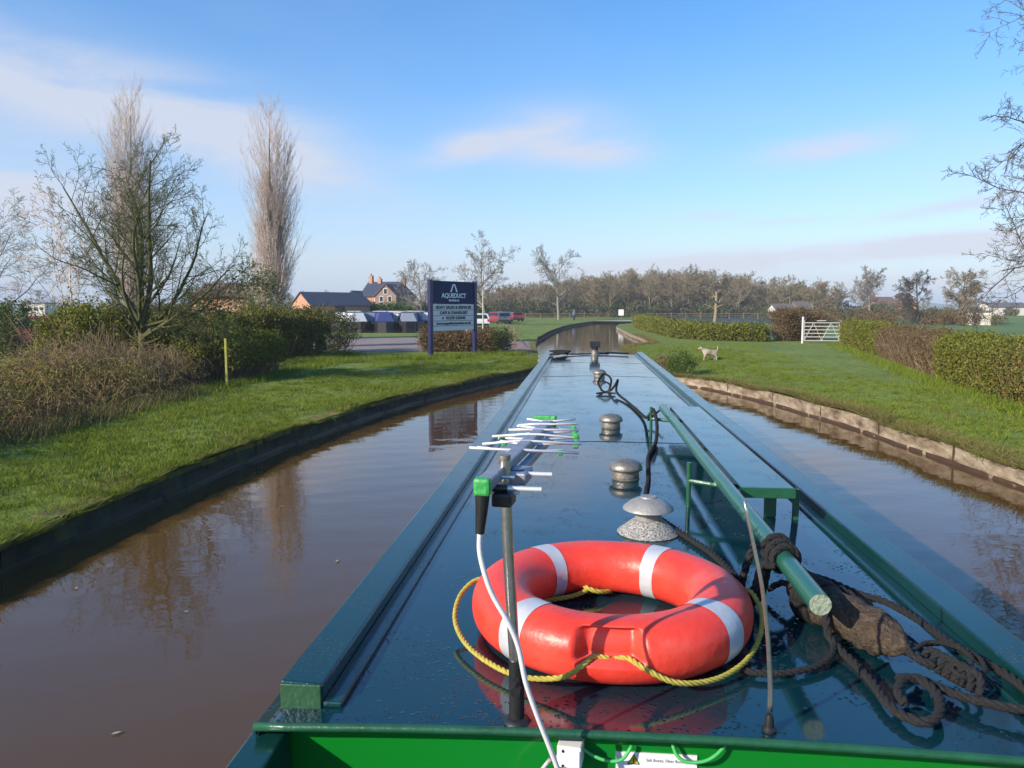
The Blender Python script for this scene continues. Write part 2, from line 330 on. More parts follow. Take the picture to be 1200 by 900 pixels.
def leaves(C_, spread, n_each, size, rd=rng, flat=1.0, aspect=.55):
    """leaf-sized quads scattered round the clump centres C_"""
    m = len(C_)*n_each; c = np.repeat(C_, n_each, axis=0)+rd.normal(0, 1, (m, 3))*np.array(spread)*np.array([1,1,flat])
    u = rd.normal(0, 1, (m, 3)); u /= np.linalg.norm(u, axis=1)[:, None]; w = rd.normal(0, 1, (m, 3)); v = np.cross(u, w); v /= np.linalg.norm(v, axis=1)[:, None]
    s = size*rd.uniform(.6, 1.3, (m, 1)); V = np.stack([c-u*s, c+v*s*aspect, c+u*s, c-v*s*aspect], 1).reshape(-1, 3)
    return V, (np.arange(m)*4)[:, None]+np.array([[0,1,2,3]])
def blades(P_, h, w, rd=rng, lean=.5):
    m = len(P_); t = rd.uniform(0, 2*math.pi, m); dx = np.stack([np.cos(t), np.sin(t), np.zeros(m)], 1)*w*rd.uniform(.6, 1.3, (m, 1))
    hh = h*rd.uniform(.45, 1.35, (m, 1)); ln = rd.normal(0, lean, (m, 2))*hh
    tip = P_+np.concatenate([ln, hh], 1); V = np.stack([P_-dx, P_+dx, tip], 1).reshape(-1, 3)
    return V, (np.arange(m)*3)[:, None]+np.array([[0,1,2]])
def hedge(name, label, path, width, height, leaf, dens=60, lsize=.035, stickn=40, stickm=None, cat='hedge', group=None, spread=.10, low=0.1, round_=.15, rag=.08, each=26):
    """trimmed or ragged hedge along path: leaf clumps through the volume on a thicket of stems"""
    P_ = np.array(path, float); seg = np.diff(P_, axis=0); L = np.linalg.norm(seg, axis=1); cum = np.concatenate([[0], np.cumsum(L)])
    n = int(dens*cum[-1]); s = rng.uniform(0, cum[-1], n); i = np.clip(np.searchsorted(cum, s)-1, 0, len(L)-1); f = (s-cum[i])/L[i]
    c = P_[i]+seg[i]*f[:, None]; nr = np.stack([-seg[i][:, 1], seg[i][:, 0]], 1)/L[i][:, None]
    # most clumps near the skin of the cross-section
    q = rng.uniform(-1, 1, n); z = rng.uniform(low, 1, n); skin = rng.random(n) < .75; side = rng.random(n) < .6
    q = np.where(skin & side, np.sign(q)*(1-rng.random(n)*.12), q); z = np.where(skin & ~side, 1-rng.random(n)*.10, z)
    wv = 1+rag*np.sin(s*1.7)+rag*np.sin(s*4.3+1)+rag*rng.normal(0, .6, n)
    hw = height*wv*(1-round_*np.abs(q)**3)
    X = c+nr*(q*width/2*(1-.25*(1-z)**2))[:, None]; t = thing(name, label, cat, (*P_[0], GZ), 0, group)
    C3 = np.column_stack([X-P_[0], z*hw]); V, F = leaves(C3, (spread,)*3, each, lsize); bulk('foliage', V, F, M['leaf_'+leaf], t)
    m = int(stickn*cum[-1]); s = rng.uniform(0, cum[-1], m); i = np.clip(np.searchsorted(cum, s)-1, 0, len(L)-1); f = (s-cum[i])/L[i]
    c = P_[i]+seg[i]*f[:, None]-P_[0]; nr = np.stack([-seg[i][:, 1], seg[i][:, 0]], 1)/L[i][:, None]
    q = rng.uniform(-1, 1, m); a = np.column_stack([c+nr*(q*width*.38)[:, None], np.full(m, -.02)]); b = a+np.column_stack([rng.normal(0, .16, (m, 2))+nr*(q*width*.14)[:, None], height*rng.uniform(.5, 1.02, m)])
    mid = (a+b)/2+rng.normal(0, .05, (m, 3)); r1 = np.full((m, 2), .009); r2 = np.column_stack([np.full(m, .009), np.full(m, .004)])
    V, F = seg_geo(np.vstack([a, mid]), np.vstack([mid, b]), np.vstack([r1, r2])); bulk('stem_mass', V, F, M[stickm or 'stick'], t)  # the hedge's upright stems, all in one mesh
    return t
GZ = 0.31
# ================================================================== SETTING
YL = [-60, 6, 9.2, 11, 12.5, 13.4, 16, 18.5, 22, 25, 26.6, 28, 31, 36, 42, 54, 70, 87, 100, 112, 120, 126, 131, 134]
XL = [-5.4,-5.24,-5.22,-5.2,-5.1,-4.99,-4.68,-4.24,-3.25,-2.31,-1.75,-1.75,-1.9,-2.15,-2.6,-3.2,-2.9,-2.2,-.9, .6, 2.2, 9, 40, 120]
YR = [-60, 10.65, 12.6, 15.8, 19.7, 21.8, 23.2, 24, 25, 27, 40, 43, 46, 54, 62, 85, 96, 106, 112, 116, 119]
XR = [6.0, 5.84, 5.65, 5.36, 4.65, 4.05, 3.55, 2.8, 2.3, 2.0, 2.0, 2.7, 4.1, 4.1, 3.8, 3.6, 4.4, 7, 18, 45, 120]
eL = lambda y: np.interp(y, YL, XL); eR = lambda y: np.interp(y, YR, XR)
def ground():
    ys = np.unique(np.concatenate([[-900,-300,-100], np.arange(-60, 40, .5), np.arange(40, 134, 1.5), YL, YR, [119.01, 134.01, 150, 200, 300, 500, 900, 1800, 4500]]))
    V = []; F = []
    offs = [0, .12, .3, .6, 1, 1.5, 2.2, 3, 4, 6, 9, 14, 22, 40, 80, 200, 600, 4000]
    def und(x, y, o):
        a = .035*min(1, o/1.0)*(1 if y < 34 else max(0, 1-(y-34)/2))*(1 if o < 9 else 0)
        return a*(math.sin(x*1.3+y*.8)+math.sin(y*1.9-x*.6)*.6+math.sin(x*3.1+y*2.3)*.35)
    def sheet(sgn, edge, yend):
        yy = [y for y in ys if y <= yend]
        base = len(V)
        for y in yy:
            e = float(edge(y))
            for o in offs: V.append((e+sgn*o, y, GZ+und(e+sgn*o, y, o)))
        n = len(offs)
        for i in range(len(yy)-1):
            for j in range(n-1):
                a = base+i*n+j; q = (a, a+1, a+n+1, a+n); F.append(q if sgn > 0 else q[::-1])
    sheet(-1, eL, 134); sheet(1, eR, 119)
    b = len(V); V.extend([(-4000,134,GZ),(4000,134,GZ),(4000,6000,GZ),(-4000,6000,GZ)]); F.append((b,b+1,b+2,b+3))
    b = len(V); V.extend([(119,119,GZ),(4000,119,GZ),(4000,134,GZ),(119,134,GZ)]); F.append((b,b+1,b+2,b+3))
    me = bpy.data.meshes.new('ground'); me.from_pydata(V, [], F); me.update(); me.materials.append(M['ground'])
    me.polygons.foreach_set('use_smooth', [True]*len(me.polygons))
    o = bpy.data.objects.new('ground', me); COL.objects.link(o); tag(o, kind='structure')
ground()
def water_mat():
    m = bpy.data.materials.new('muddy_canal_water'); m.use_nodes = True; t = m.node_tree; L = t.links.new; b = t.nodes['Principled BSDF']
    b.inputs['Base Color'].default_value = (.092,.050,.018,1); b.inputs['Roughness'].default_value = .02; b.inputs['IOR'].default_value = 1.42
    tc = N(t, 'ShaderNodeTexCoord')
    def nz(sc, st, rot, det=3):
        mp = N(t, 'ShaderNodeMapping'); mp.inputs['Scale'].default_value = st; mp.inputs['Rotation'].default_value = (0,0,R(rot)); L(tc.outputs['Object'], mp.inputs[0])
        n = N(t, 'ShaderNodeTexNoise'); n.inputs['Scale'].default_value = sc; n.inputs['Detail'].default_value = det; L(mp.outputs[0], n.inputs['Vector']); return n.outputs['Fac']
    a = nz(1.1, (1, 1.8, 1), 15); c = nz(5.5, (1, 1.5, 1), -20, 2)
    wv = N(t, 'ShaderNodeTexWave', wave_type='BANDS'); wv.bands_direction = 'X'; mp = N(t, 'ShaderNodeMapping'); mp.inputs['Rotation'].default_value = (0,0,R(62)); L(tc.outputs['Object'], mp.inputs[0]); L(mp.outputs[0], wv.inputs[0])
    wv.inputs['Scale'].default_value = .55; wv.inputs['Distortion'].default_value = 5.0; wv.inputs['Detail'].default_value = 2; wv.inputs['Detail Scale'].default_value = .6
    def bump(h, s, d, prev=None):
        n = N(t, 'ShaderNodeBump'); n.inputs['Strength'].default_value = s; n.inputs['Distance'].default_value = d; L(h, n.inputs['Height'])
        if prev: L(prev, n.inputs['Normal'])
        return n.outputs[0]
    x = bump(a, .5, .008); x = bump(c, .4, .0018, x); x = bump(wv.outputs['Fac'], .35, .0022, x); L(x, b.inputs['Normal'])
    return m
M['water'] = water_mat()
o = MB().add([(-9,-900,0),(9,-900,0),(9,104,0),(140,104,0),(140,136,0),(-9,136,0)], [(0,1,2,3,4,5)]).build('canal_water', M['water']); tag(o, kind='structure')

def canal_wall(name, label, edge, y0, y1, sgn, mwall, coping):
    ys = np.concatenate([np.arange(y0, 40, .25), np.arange(40, y1, 1.5)]); t = thing(name, label, 'canal wall', (float(edge(ys[0])), ys[0], 0)); ox, oy = float(edge(ys[0])), ys[0]
    lv = [-.6, .0, .055, .10, .20, GZ-(.07 if coping else .012)]; V = []; Fw = []; k = len(lv)
    for y in ys:
        for z in lv: V.append((float(edge(y))-ox+sgn*(.012*math.sin(y*3.1+z*9)+.010*math.sin(y*11+z*21)-.03*(z < .1)*(.5)), y-oy, z))
    for i in range(len(ys)-1):
        for j in range(k-1):
            a = i*k+j; Fw.append((a, a+k, a+k+1, a+1))
    w = MB().add(V, Fw); jt = MB()
    for y in np.arange(y0+1, min(y1, 40), 2.4 if not coping else 5.3):      # butt joints between the slabs
        e = float(edge(y)); jt.box((e-ox-sgn*.008, y-oy, .17), (.03, .007, .23))
    w.build('wall_face', mwall, t); jt.build('slab_joint', M['wetline'], t)
    st = MB(); V = []; Fs = []
    for y in ys:
        q = .052+.006*math.sin(y*1.7)+.004*math.sin(y*7.2)+rng.normal(0,.002); e = float(edge(y))-ox-sgn*.022+sgn*(.012*math.sin(y*3.1))
        V += [(e, y-oy, -.05), (e, y-oy, q)]
    for i in range(len(ys)-1): a = 2*i; Fs.append((a, a+2, a+3, a+1))
    MB().add(V, Fs).build('waterline_stain', M['wetline'], t)
    if coping:
        cp = MB()
        y = y0
        while y < min(y1, 60):
            l = rng.uniform(.7, 1.1); ym = y+l/2; e0, e1 = float(edge(y)), float(edge(y+l)); an = math.atan2(e1-e0, l)
            cp.box(((e0+e1)/2-ox-sgn*(-.16+.03)+rng.normal(0,.016), ym-oy, GZ-.036+rng.normal(0,.008)), (.34, l-.015, .075), rz=-an); y += l
        cp.build('coping', M['coping'], t, bevel=.012)
    return t
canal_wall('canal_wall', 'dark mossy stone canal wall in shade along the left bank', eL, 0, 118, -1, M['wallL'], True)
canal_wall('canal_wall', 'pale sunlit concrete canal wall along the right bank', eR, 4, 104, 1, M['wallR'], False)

def sheet(name, poly, z, m):
    o = MB().add([(x, y, z) for x, y in poly], [tuple(range(len(poly)))]).build(name, m); return tag(o, kind='structure')
sheet('car_park', [(-26,36.5),(-9,36.2),(-4.7,37.2),(-4.7,50),(-6,52.5),(-27,51.5)], GZ+.006, M['tarmac'])
sheet('forecourt_paving', [(-4.6,34.6),(-2.25,34.6),(-2.9,42),(-3.3,47),(-4.6,48)], GZ+.010, M['paving'])
sheet('marina_basin', [(-36,61),(-12.5,62),(-17,104),(-46,104)], GZ+.006, M['water'])
sheet('far_field', [(12.5,60),(13.5,52),(20,48),(300,40),(400,170),(14,170),(8,98)], GZ+.005, M['field'])
sheet('cloud_shaded_crop_field', [(8.2,97),(19.5,96),(33,118),(41,156),(13.8,160),(10.5,125)], GZ+.012, M['shadedcrop'])  # crop field under a cloud; the shade is painted in by this dark sheet
# low ridge along the horizon
def ridge():
    mb = MB(); xs = np.linspace(-2500, 2500, 90); V = []; F = []
    for x in xs:
        h = 9+7*math.sin(x*.004+1)+5*math.sin(x*.011)+3*math.sin(x*.03)
        V += [(x, 1500, GZ), (x, 1650, GZ+max(4,h)), (x, 2000, GZ)]
    for i in range(len(xs)-1):
        a = 3*i; F += [(a, a+3, a+4, a+1), (a+1, a+4, a+5, a+2)]
    o = mb.add(V, F).build('hills', mat('distant_hills', (.07,.10,.08), (.10,.13,.10), scale=.004, rough=1)); tag(o, kind='structure')
ridge()

# the thin morning air: one closed box over all the land
hz_ = MB().box((0, 1500, 9), (9400, 9400, 22)).build('haze', bpy.data.materials.new('thin_haze')); tag(hz_, kind='stuff')
hm_ = hz_.data.materials[0]; hm_.use_nodes = True; hm_.node_tree.nodes.clear(); ho_ = N(hm_.node_tree, 'ShaderNodeOutputMaterial'); hv_ = N(hm_.node_tree, 'ShaderNodeVolumePrincipled')
hv_.inputs['Density'].default_value = 0.0005; hv_.inputs['Color'].default_value = (.80,.88,1,1); hm_.node_tree.links.new(hv_.outputs[0], ho_.inputs['Volume'])

# ------------------------------------------------------------------ grass
def grass_field(name, n, fx, fy, h, w, m, lean=.5, clump=None):
    y = fy(n); x = fx(y, n); 
    if clump is not None:
        k = (np.sin(x*2.3+1.3*np.sin(y*1.1))+np.sin(y*1.9+2*np.sin(x*.9)))*.5; keep = rng.random(n) < np.clip(.62+.4*k, .1, 1); x = x[keep]; y = y[keep]
    und = .035*np.where(y < 34, 1, 0)*(np.sin(x*1.3+y*.8)+np.sin(y*1.9-x*.6)*.6+np.sin(x*3.1+y*2.3)*.35)
    z = GZ-.012+und
    V, F = blades(np.column_stack([x, y, z]), h, w, lean=lean); o = bulk(name, V, F, m); tag(o, kind='stuff'); return o
ypow = lambda a, b, p: (lambda n: a+(b-a)*rng.random(n)**p)
o = grass_field('grass', 260000, lambda y, n: eL(y)-.03-(4.6+.06*y)*rng.random(n), ypow(5.2, 34, 1.7), .06, .0065, M['grass'], clump=1)
tag(o, 'short green grass covering the left canal bank', 'grass')
o = grass_field('grass', 190000, lambda y, n: eR(y)+.03+(5.0+.05*y)*rng.random(n), ypow(8.5, 46, 1.5), .055, .0065, M['grass'], clump=1)
tag(o, 'short green grass covering the right towpath bank', 'grass')
o = grass_field('dry_grass', 42000, lambda y, n: eR(y)-.04+.26*np.abs(rng.normal(0, .8, n))*(1+.6*np.sin(y*2.1)*np.sin(y*5.3)), ypow(8.5, 60, 1.2), .12, .008, M['drygrass'], lean=1.2)
tag(o, 'yellow brown dry grass fringe hanging over the right canal wall', 'grass')
o = grass_field('moss_fringe', 36000, lambda y, n: eL(y)+.03-.30*np.abs(rng.normal(0, .7, n))*(1+.7*np.sin(y*1.7)), ypow(5.2, 34, 1.4), .05, .006, M['drygrass'], lean=.9)
tag(o, 'yellowish dry grass and moss along the left stone edge', 'grass')
o = grass_field('grass_fringe', 30000, lambda y, n: eL(y)+.05-.22*np.abs(rng.normal(0, .8, n)), lambda n: (lambda y: y+.12*np.sin(y*9))(5.2+29*rng.random(n)**1.5), .085, .006, M['grass'], lean=1.3, clump=1)
tag(o, 'longer green grass drooping over the left stone edge', 'grass')
o = grass_field('grass_fringe', 26000, lambda y, n: eR(y)-.03+.20*np.abs(rng.normal(0, .8, n)), lambda n: (lambda y: y+.15*np.sin(y*7))(8.5+40*rng.random(n)**1.4), .09, .006, M['grass'], lean=1.3, clump=1)
tag(o, 'longer green grass drooping over the right concrete edge', 'grass')
# rough tufts standing taller near the hedges and the signboard
def tufts(label, pts, n, h, m, sp=.22):
    P_ = np.array(pts); c = P_[rng.integers(0, len(P_), n)]; xy = c+rng.normal(0, sp, (n, 2)); V, F = blades(np.column_stack([xy, np.full(n, GZ-.01)]), h, .008, lean=.45)
    o = bulk('grass_tuft', V, F, m); tag(o, label, 'grass', kind='stuff')
tufts('taller rough green grass tufts around the signboard posts', [(x, 31+1.0*(x+6.5)*.9+rng.uniform(-1,1)) for x in np.arange(-9, -2.6, .12)], 9000, .20, M['grass'])
tufts('long green weeds at the foot of the left hedge', [(-9.3+rng.uniform(-.5,.2), y) for y in np.arange(17, 31, .2)], 9000, .17, M['grass'])
tufts('long grass along the foot of the right hedge', [(np.interp(y,[12,16.5,22.7,45],[8.6,8.9,9.9,14.2])-.15, y) for y in np.arange(12, 45, .25)], 9000, .16, M['grass'])
tufts('dry pale grass stalks in front of the bramble thicket', [(-8.9+rng.uniform(-.4,.3)-.05*(y-9), y) for y in np.arange(9, 18, .15)], 5000, .26, M['drygrass'])

def clumps(label, edge, sgn, y0, y1, n, wdt, k=45, h=.085, m='grass'):
    yc = y0+(y1-y0)*rng.random(n)**1.4; xc = edge(yc)+sgn*wdt*rng.random(n); c = np.column_stack([xc, yc]); s = rng.uniform(.03, .10, n)
    xy = np.repeat(c, k, axis=0)+rng.normal(0, 1, (n*k, 2))*np.repeat(s, k)[:, None]; hh = np.repeat(rng.uniform(.6, 1.5, n), k)[:, None]
    und = .035*np.where(xy[:, 1] < 34, 1, 0)*(np.sin(xy[:, 0]*1.3+xy[:, 1]*.8)+np.sin(xy[:, 1]*1.9-xy[:, 0]*.6)*.6+np.sin(xy[:, 0]*3.1+xy[:, 1]*2.3)*.35)
    V, F = blades(np.column_stack([xy, GZ-.01+und]), h*hh, .006, lean=.7); o = bulk('grass_tuft', V, F, M[m]); tag(o, label, 'grass', kind='stuff')
clumps('scattered coarse tufts standing out of the left bank grass', eL, -1, 5.5, 32, 1300, 4.6)
clumps('scattered coarse tufts standing out of the right bank grass', eR, 1, 9, 40, 900, 5.5)
clumps('small dead straw patches in the left bank grass', eL, -1, 5.5, 30, 260, 4.2, k=40, h=.05, m='drygrass')
clumps('small dead straw patches in the right bank grass', eR, 1, 9, 36, 260, 4.5, k=40, h=.05, m='drygrass')
# ------------------------------------------------------------------ trees
# mossy many-limbed tree by the brambles
cfgA = [dict(n=10, jit=.075, up=.055, kids=12, t0=.14, ang=46, ratio=.58, rr=.46, rmin=.012, tip=.22),
        dict(n=8, jit=.13, up=.045, kids=8, t0=.14, ang=44, ratio=.50, rr=.55, rmin=.007),
        dict(n=5, jit=.17, up=.05, kids=6, t0=.15, ang=48, ratio=.50, rr=.6, rmin=.0048),
        dict(n=4, jit=.2, up=.05, kids=4, t0=.2, ang=45, ratio=.55, rr=.7, rmin=.004),
        dict(n=2, jit=.2, up=.03)]
ld = [((-.05,.05,1), 6.4, 1.1, (0,0,-.05)), ((.28,.1,.95), 5.0, .62, (.02,0,1.6)), ((-.42,-.1,.95), 4.9, .60, (-.02,0,1.65)), ((.62,.2,.7), 4.3, .52, (.03,.02,1.3)),
      ((.2,-.4,.95), 4.4, .45, (0,-.03,1.7)), ((-.2,.5,.9), 4.6, .45, (0,.04,1.8)), ((-.7,.1,.8), 3.2, .42, (-.03,.02,1.6)), ((1,-.2,.42), 3.7, .46, (.04,0,1.3)), ((.85,.25,.25), 2.8, .34, (.05,0,1.1)),
      ((1,.1,.25), 3.3, .36, (.05,0,1.6))]
arr = tree_arrays(cfgA, 1.0, .13, 11, [(d_, L_*.88, r_, p_) for d_, L_, r_, p_ in ld])
build_tree('bare_tree', 'large mossy green bare tree with spreading limbs rising from the brambles', 'tree', (-11.75, 19.6, GZ), arr, M['bark_moss'], M['bark_moss'], thr=.022)
# lombardy poplars
def poplar(label, loc, H, w, seed, nl):
    rd = np.random.default_rng(seed)
    cfg = [dict(n=12, jit=.012, up=.03, kids=58, t0=.08, ang=26, ratio=.30, rr=.34, rmin=.010, tip=.12, shape=lambda t: 1.0+.35*math.sin(3.1*t)-.72*t),
           dict(n=5, jit=.035, up=.12, kids=8, t0=.1, ang=20, ratio=.45, rr=.6, rmin=.0065),
           dict(n=3, jit=.05, up=.12, kids=4, t0=.1, ang=25, ratio=.5, rr=.7, rmin=.005),
           dict(n=2, jit=.1, up=.08)]
    ld = [((rd.normal(0,.012), rd.normal(0,.012), 1), H, 1, (0,0,-.05))]
    for k in range(nl):
        a = rd.uniform(0, 6.28); s = rd.uniform(.03, .07)*w; ld.append(((math.cos(a)*s, math.sin(a)*s, 1), H*rd.uniform(.6, .88), .6, (math.cos(a)*.1, math.sin(a)*.1, rd.uniform(0, .8))))
    return build_tree('poplar', label, 'tree', loc, tree_arrays(cfg, 1, .12, seed, ld), M['bark_poplar'], M['bark_pink'], thr=.03)
poplar('tall narrow bare poplar standing behind the mossy spreading tree', (-25.7, 42, GZ), 14.0, .95, 21, 6)
poplar('tall narrow bare poplar rising clear above the blossoming bush', (-15.7, 38, GZ), 11.7, 1.0, 33, 7)
# general bare trees
def cfg_round(k1=10, k2=8, k3=6, ang=50, j=.12):
    return [dict(n=7, jit=.05, up=.03, kids=k1, t0=.20, ang=ang, ratio=.66, rr=.55, rmin=.02, tip=.2, shape=lambda t: 1.1-.45*t),
            dict(n=5, jit=j, up=.05, kids=k2, t0=.2, ang=45, ratio=.52, rr=.55, rmin=.012),
            dict(n=4, jit=j*1.2, up=.04, kids=k3, t0=.15, ang=45, ratio=.56, rr=.6, rmin=.010),
            dict(n=3, jit=j*1.2, up=.03, kids=4, t0=.2, ang=40, ratio=.6, rr=.7, rmin=.008), dict(n=1, jit=.1, up=0)]
def px(x, Y): return Y*math.tan(math.atan((x-600)/904.5)-R(5.27))     # across from the boat axis, by bearing
for (label, x, Y, H, r, seed, mt, cf) in [
    ('pale grey bare tree cut by the left edge of the picture', -8, 42, 6.6, .13, 5, 'bark_grey', cfg_round(16,10,7,55)),
    ('slim pinkish bare sapling just left of the mossy tree', 84, 25, 4.6, .05, 6, 'bark_pink', cfg_round(12,7,5,38)),
    ('bare brown tree beside the house, left of the signboard', 496, 105, 6.8, .22, 8, 'bark_grey', cfg_round(14,9,6,55)),
    ('tall bare tree with pale trunk just right of the signboard', 569, 88, 8.0, .2, 9, 'bark_grey', cfg_round(14,9,6,50)),
    ('large round bare tree standing alone at the canal end', 655, 128, 9.4, .3, 10, 'bark_grey', cfg_round(15,9,7,52)),
    ('bare tree near the grey roofed farm, beyond the gate', 952, 120, 4.8, .2, 14, 'bark_far', cfg_round(18,9,7,60)),
    ('pale slender bare tree standing behind the metal gate hedge', 1019, 105, 5.6, .16, 15, 'bark_grey', cfg_round(18,9,7,45)),
    ('dark spreading bare tree beside the red brick farmhouse', 1076, 100, 5.2, .18, 16, 'bark_dark', cfg_round(19,10,8,62)),
    ('wide bare tree on the right next to the white shed', 1124, 98, 5.4, .2, 17, 'bark_far', cfg_round(21,10,8,62))]:
    build_tree('bare_tree', label, 'tree', (px(x, Y), Y, GZ), (lambda A: (A[0], A[1], np.maximum(A[2], .013 if Y > 60 else .006)))(tree_arrays(cf, H, r, seed)), M[mt], M[mt], thr=.05 if Y > 60 else .03)
# stubby pollard in the dark field
cfgP = [dict(n=5, jit=.05, up=.02, kids=12, t0=.42, ang=62, ratio=.52, rr=.5, rmin=.03, tip=.5), dict(n=5, jit=.22, up=.05, kids=7, t0=.25, ang=50, ratio=.42, rr=.5, rmin=.015), dict(n=3, jit=.2, up=.04, kids=4, t0=.2, ang=45, ratio=.5, rmin=.01), dict(n=2, jit=.2, up=0)]
build_tree('pollard_tree', 'short stubby pollarded tree alone behind the long low hedge', 'tree', (px(838, 92), 92, GZ), tree_arrays(cfgP, 4.0, .26, 4), M['bark_far'], M['bark_far'], thr=.05)
# big oak off to the right whose branches reach over
cfgO = [dict(n=9, jit=.10, up=.01, kids=13, t0=.35, ang=48, ratio=.36, rr=.45, rmin=.02, tip=.14, shape=lambda t: 1.15-.45*t),
        dict(n=7, jit=.17, up=.02, kids=11, t0=.15, ang=45, ratio=.45, rr=.5, rmin=.009),
        dict(n=5, jit=.2, up=.03, kids=6, t0=.1, ang=45, ratio=.5, rr=.6, rmin=.006), dict(n=4, jit=.22, up=.03, kids=4, t0=.1, ang=45, ratio=.55, rr=.7, rmin=.0045), dict(n=2, jit=.2, up=.02)]
ldo = [((0,0,1), 11, 1, (0,0,-.05)), ((-1,.0,.30), 7.6, .42, (0,0,3.9)), ((-1,-.06,.12), 7.8, .42, (0,0,3.4)), ((-1,.1,.62), 9.2, .4, (0,0,4.8)), ((-1,.05,.02), 6.6, .3, (0,0,2.6)), ((-1,.15,.95), 9.2, .42, (0,0,5.4)), ((-1,-.05,.06), 7.6, .36, (0,0,3.9)), ((-1,.1,-.02), 7.4, .34, (0,0,3.3)), ((-1,.02,.2), 7.6, .34, (0,0,4.3)), ((-.9,-.4,.5), 7, .35, (0,0,5)),
       ((1,.2,.5), 6, .4, (0,0,4)), ((.3,1,.5), 6, .4, (0,0,4.4)), ((.4,-1,.6), 6, .4, (0,0,4.8))]
build_tree('bare_tree', 'big dark bare tree reaching twigs in from the right edge', 'tree', (17.0, 17.5, GZ), tree_arrays(cfgO, 1, .30, 7, ldo), M['bark_dark'], M['bark_dark'], thr=.03)

# far wood: a mass of bare trees
def woodland(name, label, n, xr, yr, hr, m, seed, leaf=None, profile=None):
    rd = np.random.default_rng(seed); protos = []
    cf = [dict(n=5, jit=.05, up=.03, kids=11, t0=.22, ang=38, ratio=.55, rr=.5, rmin=.004, tip=.2), dict(n=4, jit=.13, up=.06, kids=8, t0=.15, ang=40, ratio=.55, rr=.5, rmin=.0025),
          dict(n=3, jit=.15, up=.05, kids=5, t0=.15, ang=42, ratio=.55, rr=.6, rmin=.0022), dict(n=2, jit=.12, up=.03)]
    for k in range(6): a, b, r = tree_arrays(cf, 1, .02, seed*7+k); protos.append((a, b, r))
    parts = []
    for k in range(n):
        a, b, r = protos[k % 6]; u = rd.random(); x = xr[0]+(xr[1]-xr[0])*u; y = rd.uniform(*yr); h = rd.uniform(*hr)*(profile(u) if profile else 1)
        an = rd.uniform(0, 6.28); c, s = math.cos(an), math.sin(an); Rm = np.array([[c,-s,0],[s,c,0],[0,0,1]]); wd = rd.uniform(1.15, 1.7); sc = np.array([h*wd, h*wd, h]); o_ = np.array([x, y, GZ])
        V, F = seg_geo((a@Rm.T)*sc+o_, (b@Rm.T)*sc+o_, np.maximum(r*h, .030)); parts.append((V, F))
    V, F = merge(parts); o = bulk(name, V, F, m); tag(o, label, 'woodland', kind='stuff')
woodland('woodland', 'far brown bare wood behind the canal bend', 430, (-24, 55), (165, 240), (7.6, 9.6), M['bark_far'], 3, profile=lambda u: .70+.34*max(0, math.sin(min(1, max(0, u-.12)/.82)*math.pi)))
woodland('woodland', 'low distant bare trees beyond the marina on the left', 60, (-210, -40), (230, 330), (4.5, 7.5), M['bark_far'], 5)
woodland('woodland', 'low distant hedgerow trees along the right horizon', 50, (75, 330), (290, 360), (3, 5), M['bark_far'], 9)
# scrub under the far wood
def scrub(name, label, n, xr, yr, hr, leaf, size=.14, each=150, cat='shrubs', kind='stuff', seed=1, wid=1.0):
    rd = np.random.default_rng(seed); Cs = []
    for k in range(n):
        c = np.array([rd.uniform(*xr), rd.uniform(*yr), 0]); h = rd.uniform(*hr); q = rd.normal(0, 1, (14, 3)); q /= np.linalg.norm(q, axis=1)[:, None]
        Cs.append(c+q*np.array([h*.55*wid, h*.55*wid, h*.42])*rd.uniform(.5, 1, (14, 1))+np.array([0, 0, GZ+h*.45]))
    V, F = leaves(np.vstack(Cs), (.28,.28,.22), each//14, size, rd); V[:, 2] = np.maximum(V[:, 2], GZ); o = bulk(name, V, F, M['leaf_'+leaf]); tag(o, label, cat, kind=kind); return o
scrub('woodland', 'soft budding twigs filling the crowns of the far brown wood', 170, (-24, 54), (176, 232), (6.0, 8.3), 'bud', seed=22, each=1400, size=.10, wid=.8, cat='woodland')
scrub('undergrowth', 'olive scrub at the foot of the far wood', 150, (-30, 60), (158, 176), (2.0, 4.6), 'farolive', seed=2, each=420, size=.2)
scrub('undergrowth', 'dark green scrub and ivy under the far trees', 9, (-16, 30), (155, 172), (2.5, 4.8), 'dark', seed=3, each=420, size=.2)
scrub('undergrowth', 'low hedgerow scrub along the left horizon', 120, (-200, -36), (150, 260), (2, 3.6), 'farolive', seed=4, each=300, size=.24)
scrub('undergrowth', 'low field hedges far off along the right horizon', 130, (38, 300), (150, 260), (1.6, 2.8), 'farolive', seed=6, each=300, size=.24)

scrub('undergrowth', 'brown and olive thorn scrub in the field behind the right hedge', 46, (px(935,100), px(1150,100)), (88, 112), (1.2, 2.3), 'brown', seed=12, each=420, size=.10, wid=1.2)
scrub('undergrowth', 'olive thorn scrub along the field edge behind the gate', 34, (px(905,115), px(1140,115)), (104, 130), (1.6, 3.0), 'farolive', seed=13, each=420, size=.12, wid=1.2)
